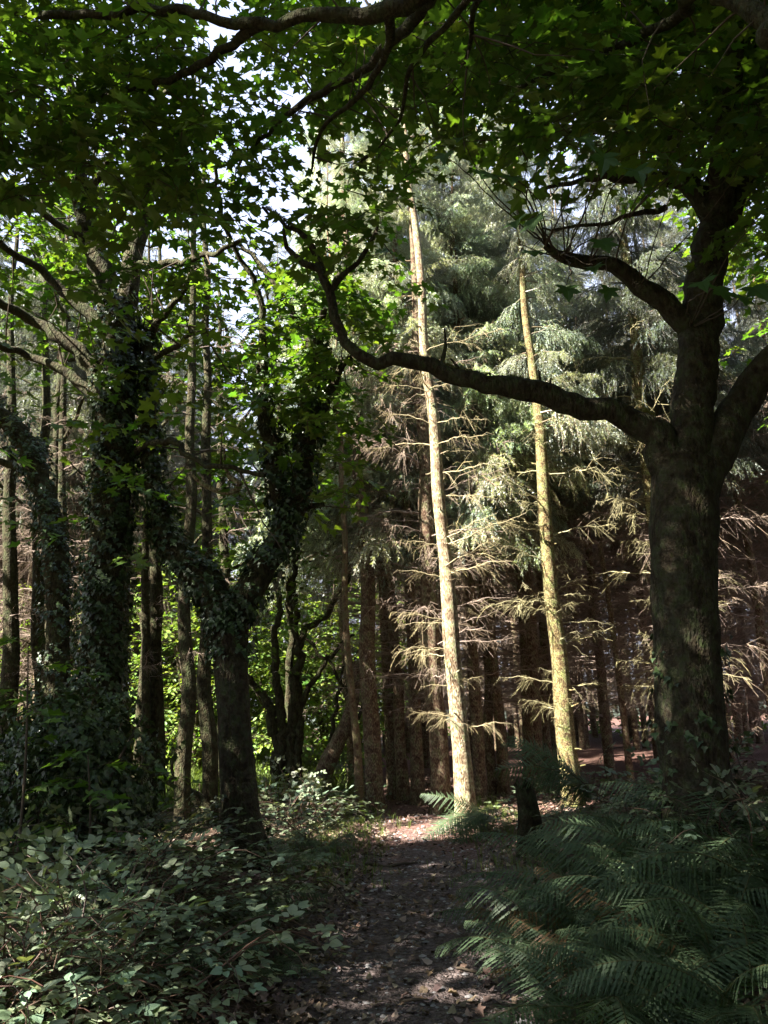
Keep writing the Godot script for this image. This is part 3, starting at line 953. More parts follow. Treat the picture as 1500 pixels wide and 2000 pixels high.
	var stems := [
		["limb", [[1335, 960], [1352, 820], [1362, 700], [1372, 600], [1390, 480], [1400, 420], [1420, 250, 0.6], [1440, 60, 1.2]], [96, 84, 80, 80, 74, 60, 42, 30]],
		["limb", [[1365, 960], [1410, 850], [1460, 765], [1510, 700, 0.2], [1580, 580, 0.5]], [82, 74, 62, 54, 42]],
		["limb", [[1330, 950], [1295, 880], [1262, 830], [1190, 803], [1120, 788], [1050, 766], [975, 752], [900, 738], [840, 716], [770, 703], [712, 702], [678, 668], [655, 620], [640, 570], [628, 520], [600, 470], [562, 438], [510, 400]], [92, 74, 58, 48, 46, 46, 40, 34, 32, 28, 25, 23, 21, 20, 17, 13, 10, 6]],
		["limb", [[640, 575], [668, 545], [700, 515], [716, 480], [740, 455]], [14, 12, 10, 8, 5]],
		["limb", [[632, 530], [590, 510], [560, 480], [552, 445]], [17, 15, 12, 7]],
		["limb", [[1350, 640], [1300, 590], [1252, 556], [1205, 522], [1150, 512], [1105, 505], [1068, 482]], [52, 46, 42, 36, 32, 24, 14]],
		["limb", [[1400, 430], [1360, 375], [1300, 352], [1230, 345], [1140, 352, -0.2], [1050, 372, -0.4]], [62, 42, 30, 20, 13, 8]],
		["limb", [[1370, 380], [1330, 300], [1290, 265, -0.2], [1180, 262, -0.5], [1050, 262, -0.8], [950, 268, -1.0]], [30, 22, 18, 14, 10, 6]],
		["limb", [[1420, 430], [1470, 330, 0.2], [1530, 260, 0.4]], [40, 30, 22]],
		["limb", [[1380, 370], [1410, 280], [1420, 180, 0.3], [1470, 90, 0.8]], [20, 16, 12, 8]],
		["limb", [[1300, 405], [1230, 425], [1160, 440, -0.2], [1060, 450, -0.4]], [14, 10, 8, 5]]]
	var k := 0
	var limbs3: Array = []
	for l in stems:
		var lp := pts_z(l[1], z)
		var n := add_limb(t3, l[0], lp, wid(l[2], d), M.sycamore_bark, 12 if k < 4 else 8, 0.05)
		limbs3.append(n)
		if k >= 5: twigs_from(t3, n, lp, 0.008, 5, 0.5)
		k += 1
	for s in [[1048, 768, 1052, 722], [1062, 768, 1076, 738], [1185, 800, 1200, 765], [862, 712, 868, 640], [900, 738, 880, 700]]:
		var e := [pz(s[0], s[1], z), pz((s[0] + s[2]) / 2.0 + 5, (s[1] + s[3]) / 2.0, z), pz(s[2], s[3], z)]
		part(limbs3[2], "snag", limb(e, [0.022, 0.014, 0.006], 6, 0.05, 0.2).mesh(b), M.sycamore_bark)
	# moss on the long branch
	var tuft := MB.new()
	for q in 14:
		var td := (rdir() * 0.8 + Vector3(0, 1, 0)).normalized() * rng.randf_range(0.012, 0.03)
		var tw2 := td.cross(rdir()).normalized() * 0.004
		var tb2 := Vector3(rng.randf_range(-0.02, 0.02), 0, rng.randf_range(-0.02, 0.02))
		tuft.tri(tb2 - tw2, tb2 + td, tb2 + tw2, Color(0.11, 0.12, 0.035))
	var mx := []
	var lw3 := wid(stems[2][2], d)
	var ml: Array = spline(pts_z(stems[2][1], z), lw3, 0.012)
	for q in ml[0].size():
		var mp: Vector3 = ml[0][q]
		if nz.get_noise_2d(mp.x * 16.0, 3.0) < -0.02: continue
		for e in 3:
			var mo := Vector3(rng.randf_range(-0.01, 0.01), 0.92, rng.randf_range(-0.55, 0.55)).normalized() * float(ml[1][q]) * 1.0
			mx.append(Transform3D(along(Vector3(1, 0, 0).rotated(Vector3.UP, rng.randf() * TAU), mo.normalized(), rng.randf_range(0.6, 1.2)), mp + mo))
	scatter(limbs3[2], "moss", tuft.mesh(), M.grass, mx, PackedColorArray(), b)
	var fine := []
	for q in 3:
		var mb := MB.new()
		mb.leaf(Transform3D(along(Vector3(1, 0, 0), Vector3.UP, 1.0), Vector3.ZERO), G.syc_fine, Color(0.05, 0.10, 0.025), 0.1 + q * 0.12, 0.1 + q * 0.15)
		fine.append(mb.mesh())
	# large leaves hanging near, each on its twig
	for l in [[1035, 490, 64], [1172, 468, 58], [1105, 560, 54], [1190, 562, 44], [960, 340, 70], [1010, 430, 80], [1060, 318, 90], [1110, 335, 70], [1000, 345, 60], [1045, 425, 60], [940, 335, 50], [1160, 520, 44], [1220, 400, 50], [1100, 410, 46], [1400, 560, 70], [1440, 575, 80], [1370, 550, 60], [1470, 560, 70], [1240, 330, 60], [1180, 300, 66], [1290, 310, 60], [1330, 330, 50], [870, 300, 46], [905, 270, 44], [1130, 270, 60], [1200, 245, 66], [1380, 300, 60], [1440, 340, 60], [1490, 420, 70], [1420, 240, 66]]:
		var dist := rng.randf_range(4.9, 5.9)
		var sz: float = clampf(l[2] * dist / F, 0.13, 0.21)
		var p := px(l[0], l[1], dist)
		var from := Vector3.ZERO
		var best := 1e9
		var host := 5
		for j in [5, 6, 7, 8, 9, 10]:
			for v in pts_z(stems[j][1], z):
				if p.distance_to(v) < best:
					best = p.distance_to(v)
					from = v
					host = j
		var out := (p - from).normalized()
		part(limbs3[host], "leaf", fine[rng.randi() % 3], M.sycamore_leaf, Transform3D(along(out + Vector3(rng.randf_range(-0.5, 0.5), rng.randf_range(-0.9, -0.3), rng.randf_range(-0.4, 0.4)), (Vector3(0, 0.8, 0.4) + rdir() * 0.45).normalized(), sz), p - b))
		var mid := from.lerp(p, 0.55) + Vector3(0, 0.06, 0) + rdir() * best * 0.08
		part(limbs3[host], "twig", limb([from, mid, p], [0.008, 0.005, 0.002], 5, 0.08, 0.1, 0.0, 0.03).mesh(b), M.twig)
	# 4: tree whose limbs hang over from behind the camera
	b = Vector3(4.3, gh(4.3, 1.2), 1.2)
	var t4 := thing("sycamore_tree", "sycamore with long black limbs hanging over the top of the view", "tree", b)
	part(t4, "trunk", limb([b + Vector3(0, -0.1, 0), b + Vector3(-0.1, 2, -0.1), b + Vector3(-0.5, 4.2, -0.6), b + Vector3(-0.7, 7.0, -1.0)], [0.34, 0.28, 0.25, 0.15], 16, 0.15, 0.15, 0.5).mesh(b), M.sycamore_bark)
	for l in [
		[[b + Vector3(-0.5, 4.2, -0.6), px(1100, -150, 4.2), px(860, -30, 4.8), px(760, 22, 5.0), px(620, 30, 5.2), px(480, 48, 5.4), px(380, 26, 5.6), px(280, 18, 5.8), px(140, 32, 6.0), px(-60, 16, 6.4)], [0.13, 0.09, 0.062, 0.052, 0.045, 0.04, 0.036, 0.033, 0.03, 0.024]],
		[[px(520, 44, 5.35), px(450, 90, 5.6), px(400, 125, 5.8), px(310, 160, 6.1), px(190, 195, 6.5), px(60, 260, 7.0)], [0.045, 0.036, 0.03, 0.026, 0.02, 0.012]],
		[[px(860, -30, 4.8), px(800, 40, 5.4), px(720, 130, 6.0), px(600, 195, 6.5), px(520, 260, 7.0), px(460, 330, 7.4)], [0.05, 0.042, 0.034, 0.028, 0.022, 0.012]],
		[[px(760, 22, 5.0), px(745, 120, 5.6), px(690, 190, 6.1), px(630, 260, 6.4), px(605, 330, 6.8)], [0.034, 0.027, 0.023, 0.017, 0.01]],
		[[px(1000, -100, 4.6), px(925, 20, 5.2), px(922, 70, 5.4), px(905, 140, 5.7)], [0.03, 0.023, 0.018, 0.008]],
		[[px(1000, -100, 4.6), px(860, 60, 5.3), px(800, 130, 5.8), px(770, 250, 6.4), px(700, 320, 7.0)], [0.028, 0.022, 0.018, 0.014, 0.008]],
		[[b + Vector3(-0.5, 4.2, -0.6), px(1450, -120, 4.4), px(1330, 20, 5.2), px(1180, 100, 5.8), px(1010, 170, 6.4)], [0.09, 0.06, 0.045, 0.03, 0.014]],
		[[b + Vector3(-0.5, 4.2, -0.6), px(1650, -60, 3.6), px(1520, 30, 4.2), px(1400, -5, 4.6)], [0.12, 0.085, 0.06, 0.04]]]:
		var n := add_limb(t4, "limb", l[0], l[1], M.ivy_bark, 10, 0.05)
		twigs_from(t4, n, l[0].slice(1), 0.008, 7, 0.7)
	# leaf density, one figure for each 100 x 100 cell of the canopy as surveyed from the path
	var density := [
		"667402655666665",
		"776402444566665",
		"777763022234566",
		"677772110000113",
		"667741310000002",
		"556756410000000",
		"566776400000000",
		"455675300000000",
		"444575300000000",
		"333443200000000",
		"222331000000000"]
	for ry in range(-2, 11):
		for cx in range(-2, 17):
			var line: String = density[clampi(ry, 0, 10)]
			var dn := float(line[clampi(cx, 0, 14)])
			if ry < 0: dn = 2.0 if cx < 8 else 5.0
			for q in int(dn * 7.5):
				var x := (cx + rng.randf()) * 100.0
				var y := (ry + rng.randf()) * 100.0
				var dep := rng.randf_range(6.5, 9.6)
				if x > 900: dep = rng.randf_range(5.5, 10.5)
				elif x < 450.0: dep = rng.randf_range(5.8, 8.4) if rng.randf() < (0.6 if y < 380.0 else 0.05) else rng.randf_range(12.2, 16.5)
				elif y > 150 and x < (560.0 if y < 900 else 640.0) and rng.randf() < (0.5 if y < 500 else 0.75): dep = rng.randf_range(12.2, 16.5)
				elif y > 500: dep = rng.randf_range(7.8, 9.6)
				var p := px(x, y, dep)
				var own := 0 if x < 430 else 1 if x < 760 else 2
				if y < 260 and dep < 7.5: own = 3
				if dep > 12.0: own = 4 + clampi(int(x / 160.0), 0, 3)
				spray_cloud(crown[own], p, 0.85 if dep < 12.0 else 1.1, 1.0)
	# leaf masses added out of view to block sun and skylight
	ellipsoid(crown[0], Vector3(-6.8, 9.3, -3.6), Vector3(3.4, 4.2, 4.6), 2000)
	ellipsoid(crown[0], Vector3(-4.5, 14.0, -3.0), Vector3(3.5, 3.0, 4.2), 1700)
	ellipsoid(crown[2], Vector3(4.4, 9.8, -4.0), Vector3(3.8, 2.2, 4.4), 2200)
	ellipsoid(crown[3], Vector3(4.2, 7.5, 2.0), Vector3(4.0, 2.5, 3.0), 900)
	ellipsoid(crown[0], Vector3(-5.2, 11.2, 0.2), Vector3(2.6, 2.6, 2.6), 700)
	ellipsoid(crown[3], Vector3(2.6, 5.4, 3.2), Vector3(2.6, 3.0, 1.6), 1300)
	ellipsoid(crown[3], Vector3(5.6, 4.6, -0.8), Vector3(2.0, 2.6, 2.6), 800)
	hang_crown(t1, crown[0])
	hang_crown(t2, crown[1])
	hang_crown(t3, crown[2])
	hang_crown(t4, crown[3])
	# slender sycamores standing behind the poles
	var back := [[70, 1590, 0.26, "slender sycamore behind the dark trunks at the picture's edge"], [265, 1575, 0.22, "slender sycamore behind the slim poles"], [430, 1570, 0.24, "slender sycamore hidden behind the forked ivy tree's fork"], [560, 1560, 0.18, "slender sycamore behind the thin pale pole"]]
	for q in 4:
		var s: Array = back[q]
		b = gpx(s[0], s[1])
		b.z = -14.0 - q * 0.3
		b.x = ray(s[0], s[1]).x / -ray(s[0], s[1]).z * -b.z
		b.y = gh(b.x, b.z)
		var tb := thing("sycamore_tree", s[3], "tree", b, "slender sycamores behind the poles")
		part(tb, "trunk", limb([b + Vector3(0, -0.1, 0), b + Vector3(0.1, 3, 0.1), b + Vector3(-0.1, 6.5, 0), b + Vector3(-0.2, 10.5, 0)], [s[2] * 0.5, s[2] * 0.42, s[2] * 0.3, 0.03], 10, 0.2, 0.15, 0.4, 0.1).mesh(b), M.ivy_bark)
		for e in 7:
			var an := e * 2.4
			var h := 4.0 + e * 0.85
			var v := Vector3(cos(an) * 1.7, h + 1.2, sin(an) * 1.3)
			part(tb, "limb", limb([b + Vector3(0, h, 0), b + Vector3(v.x * 0.5, h + 0.5, v.z * 0.5), b + v], [0.045, 0.03, 0.01], 6, 0.2, 0.15, 0.0, 0.1).mesh(b), M.ivy_bark)
		hang_crown(tb, crown[4 + q])
	# a many-stemmed hazel by the bend, with the leaning brown stem
	b = gpx(556, 1552)
	z = b.z
	d = -z
	var t5 := thing("hazel_tree", "dark many-stemmed hazel between the forked ivy tree and the thin pale pole", "tree", b)
	for l in [
		[[[540, 1552], [543, 1450], [520, 1370], [488, 1330], [440, 1290, 0.5]], [26, 24, 18, 14, 10]],
		[[[548, 1552], [552, 1430], [536, 1300], [545, 1180], [520, 1080, 0.3]], [22, 20, 16, 13, 9]],
		[[[568, 1552], [570, 1420], [580, 1300], [592, 1240], [636, 1205], [690, 1100, 0.4]], [26, 22, 18, 16, 12, 8]],
		[[[576, 1552], [582, 1400], [578, 1240], [576, 1100], [590, 1000]], [18, 16, 13, 11, 8]],
		[[[555, 1440], [600, 1350], [650, 1280], [690, 1240]], [12, 10, 8, 5]],
		[[[590, 1245], [640, 1290], [672, 1340], [690, 1380]], [8, 7, 6, 4]]]:
		var lp := pts_z(l[0], z)
		var n := add_limb(t5, "stem", lp, wid(l[1], d), M.ivy_bark, 8, 0.12)
		twigs_from(t5, n, lp, 0.007, 5, 0.7)
	var c5 := {}
	for q in 160:
		spray_cloud(c5, pz(rng.randf_range(440, 640), rng.randf_range(920, 1330), z + rng.randf_range(-1.2, 0.8)), 0.8, 1.1)
	hang_crown(t5, c5)
	b = gpx(612, 1560)
	var t6 := thing("leaning_stem", "bare brown stem leaning towards the thin pale pole", "tree", b)
	tp = pts_z([[610, 1565], [635, 1500], [668, 1430], [690, 1370], [700, 1290]], b.z)
	part(t6, "trunk", limb(tp, wid([36, 32, 28, 24, 16], -b.z), 12, 0.1, 0.15, 0.4, 0.05).mesh(b), M.spruce_dark)
	for l in [[[640, 1490], [655, 1380], [672, 1300]], [[655, 1450], [700, 1400], [730, 1340]]]:
		add_limb(t6, "limb", pts_z(l, b.z), wid([10, 8, 4], -b.z), M.ivy_bark, 6, 0.1)
	# the dark stem arching in at the left edge
	b = gpx(92, 1640)
	var t7 := thing("arching_stem", "dark crooked stem arching in from the picture's edge before the ivy-hung tree", "tree", b)
	tp = pts_z([[100, 1645], [100, 1450], [112, 1200], [104, 1040], [72, 920], [30, 840], [-30, 790]], b.z)
	tw = wid([50, 46, 44, 46, 46, 42, 34], -b.z)
	part(t7, "trunk", limb(tp, tw, 14, 0.1, 0.2, 0.4, 0.08).mesh(b), M.ivy_bark)
	ivy(t7, tp, tw, 1.2, 0.08)
	add_limb(t7, "limb", pts_z([[70, 925], [20, 905], [-40, 910]], b.z), wid([20, 16, 12], -b.z), M.ivy_bark)

# ------------------------------------------------------------------ unseen sycamores added for shade, and the far wood
func build_surrounding_wood() -> void:
	var spots := [[-9.0, -3.0, "unseen sycamore added for shade among the brambles past the picture's edge"], [-9.2, -10.6, "unseen sycamore added to shade the poles, in the thicket behind the ivy-hung tree"], [7.5, -3.0, "unseen sycamore added to shade the fern bank"], [8.0, -9.0, "unseen sycamore added for shade at the plantation's edge past the great dark tree"], [-3.5, 10.0, "unseen sycamore added for shade at the start of the path"], [2.5, 7.5, "unseen low sycamore added for shade at the start of the path"], [7.5, 4.0, "unseen sycamore added for shade behind the fern bank"], [-6.5, 2.5, "unseen sycamore added for shade behind the brambles"]]
	for s in spots:
		var b := Vector3(s[0], gh(s[0], s[1]), s[1])
		var t := thing("sycamore_tree", s[2], "tree", b, "sycamores around the path")
		part(t, "trunk", limb([b + Vector3(0, -0.1, 0), b + Vector3(0.1, 3, 0.1), b + Vector3(0.2, 6, 0), b + Vector3(0, 10, 0)], [0.28, 0.24, 0.2, 0.06], 12, 0.2, 0.15, 0.5).mesh(b), M.ivy_bark)
		for k in 6:
			var an := TAU * k / 6.0
			var h := 3.5 + k * 0.8
			var e := Vector3(cos(an) * 2.6, h + 1.8, sin(an) * 2.6)
			part(t, "limb", limb([b + Vector3(0.12, h, 0.05), b + Vector3(e.x * 0.5, h + 0.6, e.z * 0.5), b + e], [0.09, 0.06, 0.02], 7, 0.2, 0.15).mesh(b), M.ivy_bark)
		var c := {}
		ellipsoid(c, b + Vector3(0, 7.5 if s[1] > -10.0 or s[0] > 0.0 else 6.2, 0), Vector3(3.6, 4.2, 3.6) if s[1] > -10.0 or s[0] > 0.0 else Vector3(2.2, 2.8, 2.2), 1500 if s[1] > -10.0 or s[0] > 0.0 else 800)
		if s[1] < -10.0 and s[0] < 0.0: ellipsoid(c, Vector3(-8.5, 8.4, -9.7), Vector3(2.1, 3.6, 2.0), 1100)  # leaf mass added to keep sun off the pole trees
		if s[0] > 0.0 or (s[1] > 0.0 and s[0] > -5.0): ellipsoid(c, b + Vector3(0, 3.0, 0), Vector3(2.5, 2.5, 2.5), 500)  # low leaves added to close off skylight from the side
		hang_crown(t, c)
	# the far wood, a mass too far to tell apart
	var xf := []
	var co := PackedColorArray()
	for k in 5200:
		var x := rng.randf_range(-34.0, 34.0)
		var z := -40.0 - rng.randf() * 6.0 + absf(x) * 0.25
		var top := 10.0 + 5.0 * nz.get_noise_2d(x * 3.0, 5.0) + (4.0 if x > 0 else 0.0)
		var y := rng.randf() * top
		var an := rng.randf() * TAU
		xf.append(Transform3D(along(Vector3(cos(an), rng.randf_range(-0.3, 0.3), sin(an)), (Vector3.UP + rdir() * 0.5).normalized(), rng.randf_range(2.2, 3.2)), Vector3(x, y, z)))
		var s := rng.randf_range(0.6, 1.1)
		co.append(Color(s, s, s))
	var o := scatter(self, "far_wood", G.hazel[0], M.sycamore_leaf, xf, co)
	o.set_meta("label", "far-off leafy wood closing the view behind the trunks")

# ------------------------------------------------------------------ ferns, brambles, saplings
func fern(label: String, base: Vector3, size: float, count: int, group: String, aim := 99.0, rise := 0.35, spread := 0.9, face := 0.45) -> Node3D:
	var t := thing("fern", label, "fern", base, group)
	for k in count:
		var an := TAU * k / count + rng.randf_range(-0.3, 0.3)
		if aim < 90.0: an = aim + rng.randf_range(-spread, spread)
		var d := Vector3(cos(an), rise + rng.randf_range(-0.2, 0.2), sin(an))
		part(t, "frond", G.frond[rng.randi() % 5 if rng.randf() < 0.95 or aim < 90.0 else 5], M.fern, Transform3D(along(d, (Vector3(0, 1, face) + rdir() * 0.25).normalized(), size * rng.randf_range(0.7, 1.2)), Vector3(cos(an) * 0.04, -0.02, sin(an) * 0.04)))
	return t

func build_undergrowth() -> void:
	# the fern whose fronds catch the light by the pale spruce
	var b := Vector3(1.32, gh(1.32, -10.8), -10.8)
	fern("grey-green sunlit fern spreading its fronds at the foot of the pale spruce", b + Vector3(0, 0.08, 0), 1.25, 9, "", PI - 0.6, 0.1, 0.5, 1.0)
	b = gpx(1010, 1620)
	fern("small fern half in the sun behind the fern at the pale spruce", b, 0.7, 6, "")
	b = gpx(1190, 1640)
	var hi := fern("tall fern arching a long frond across the mossy sunlit trunk", b + Vector3(0, 0.35, 0), 1.2, 5, "", PI - 0.2, 0.6, 0.4, 1.2)
	# dark ferns on the bank
	var spots := [[1070, 1800], [1130, 1860], [1160, 1770], [1190, 1900], [1200, 1820], [1250, 1740], [1290, 1900], [1330, 1800], [1400, 1850], [1430, 1730], [1480, 1800], [1380, 1960], [1240, 1980], [1480, 1950], [1190, 1700], [1290, 1670], [1390, 1650], [1470, 1640], [1330, 1610], [1240, 1615], [1440, 1590], [1160, 1990], [1500, 1700], [1350, 1730]]
	var where := ["beside the path edge", "low on the fern bank", "high on the fern bank", "under the great dark tree"]
	spots.sort_custom(func(p, q): return p[0] < q[0])
	var nth := ["first", "second", "third", "fourth", "fifth", "sixth", "seventh", "eighth", "ninth", "tenth", "eleventh", "twelfth"]
	var seen := [0, 0, 0]
	for s in spots:
		var tier := 0 if s[1] > 1860 else 1 if s[1] > 1730 else 2
		var p := gpx(s[0], s[1] + 40)
		fern("dark fern on the shaded bank, %s from the path in the %s tier" % [nth[seen[tier]], ["lowest", "middle", "topmost"][tier]], p, rng.randf_range(0.75, 1.1), 9, "dark ferns on the bank")
		seen[tier] += 1
	# ferns on the left
	for s in [[60, 1900, "pale fern hanging over the brambles in the nearest corner", 0.8], [160, 1780, "dull green fern above the bright bramble patch", 0.8], [60, 1700, "dull fern in front of the ivy-hung tree", 0.8], [430, 1760, "feathery fern in front of the forked ivy tree", 0.7], [380, 1850, "soft fern between the brambles and the path", 0.65], [500, 1850, "small fern leaning over the path edge", 0.55], [620, 1600, "small pale fern under the leaning brown stem", 0.6], [560, 1640, "fern beside the forked ivy tree's foot", 0.6]]:
		fern(s[2], gpx(s[0], s[1] + 60), s[3], 8, "ferns along the near side")
	# brambles
	var br := [[40, 1990, "bright bramble patch filling the nearest corner"], [150, 2010, "bright bramble clump beside the nearest corner"], [260, 2000, "yellowish bramble clump at the bottom of the view"], [350, 2020, "bramble clump nearest the path at the bottom"], [90, 1930, "tall bramble behind the bright patch"], [250, 1900, "dark bramble in the middle of the undergrowth"], [330, 1830, "glossy bramble mound before the bare brown litter"], [200, 1830, "bramble behind the dull green fern"], [120, 1800, "bramble at the foot of the ivy-hung tree"], [20, 1820, "bramble at the picture's edge below the ivy"], [280, 1770, "bramble mound sprinkled with light"], [420, 1830, "bramble beside the feathery fern"], [30, 1720, "tall bramble under the arching stem"], [150, 1740, "ivy-tangled bramble at the ivy-hung trunk"]]
	for s in br:
		var p := gpx(s[0], minf(s[1], 1995))
		if s[1] > 1960: p += Vector3(-0.1, 0, 0.35)
		p.y = gh(p.x, p.z)
		bush("bramble_bush", s[2], p, rng.randf_range(0.32, 0.5), rng.randf_range(0.26, 0.42), 60, G.bramble, M.bramble_leaf, "brambles beside the path", rng.randf_range(1.1, 1.4) if s[1] > 1890 else rng.randf_range(0.6, 0.9), 4, 0.15)  # corner leaves lightened as if lit, those further back darkened as shade
	var br2 := [[1250, 1600], [1330, 1580], [1420, 1560], [1440, 1690]]
	for s in br2:
		var p := gpx(s[0], s[1] + 30)
		bush("bramble_bush", "dark low bramble under the great dark tree, %s from the path" % ["first", "second", "third", "fourth"][br2.find(s)], p, rng.randf_range(0.4, 0.6), rng.randf_range(0.22, 0.35), 40, G.bramble, M.bramble_leaf, "dark brambles on the bank", 0.8, 4, 0.1)
	# scrub beside the path at mid distance
	for s in [[560, 1620, "scrubby bramble at the foot of the hazel"], [640, 1600, "scrubby bramble under the leaning brown stem"], [600, 1650, "bramble in the angle between forked tree and path"], [670, 1570, "dark scrub behind the thin pale pole"], [520, 1600, "scrub behind the forked tree's foot"], [1060, 1610, "scrub beside the old stump"]]:
		bush("bramble_bush", s[2], gpx(s[0], s[1]), rng.randf_range(0.35, 0.55), rng.randf_range(0.2, 0.4), 45, G.bramble, M.bramble_leaf, "scrub at the far edges of the path", 1.0, 4, 0.1)
	# ivy-grown thicket at the foot of the left tree
	for s in [[110, 1620, "ivy-grown thicket clinging round the ivy-hung trunk"], [40, 1600, "ivy thicket at the picture's edge"], [160, 1560, "glossy ivy mass leaning on the ivy-hung trunk"]]:
		var p := gpx(s[0], 1740)
		bush("ivy_thicket", s[2], p, 0.7, 1.6, 420, G.ivy_clump, M.ivy_leaf, "ivy thickets", 1.3, 4, 0.05)
	# sycamore saplings
	for s in [[60, 1750, 1.5, "pale-leaved sycamore sapling beside the ivy thicket"], [270, 1710, 0.9, "sycamore sapling over the bare brown litter"], [20, 1800, 1.9, "tall sycamore sapling at the picture's edge"], [160, 1790, 1.1, "sycamore sapling against the ivy-hung trunk"], [735, 1560, 2.6, "bluish sapling beside the broad dark trunk"]]:
		var p := gpx(s[0], s[1])
		var t := thing("sycamore_sapling", s[3], "sapling", p, "saplings")
		part(t, "stem", limb([Vector3(0, -0.05, 0), Vector3(0.04, s[2] * 0.5, 0.03), Vector3(-0.02, s[2], 0)], [0.012, 0.009, 0.004], 6, 0.15, 0.1).mesh(), M.twig)
		for k in 7:
			var an := k * 2.4
			var h: float = s[2] * (0.45 + 0.55 * k / 6.0)
			var sp := part(t, "leafy_twig", G.sprays[k % 3], M.sycamore_leaf, Transform3D(along(Vector3(cos(an), 0.1, sin(an)), Vector3.UP, 0.85), Vector3(0.02, h, 0)))

func litter_leaf(k: int) -> ArrayMesh:
	var mb := MB.new()
	var cols := [Color(0.16, 0.115, 0.085), Color(0.25, 0.20, 0.16), Color(0.10, 0.075, 0.06)]
	mb.leaf(Transform3D(Basis.IDENTITY, Vector3(-0.5, 0.12, 0)), [G.syc, G.ovate, G.ovate][k], cols[k], [0.5, -0.35, 0.3][k], [0.5, -0.3, 0.6][k])
	return mb.mesh()

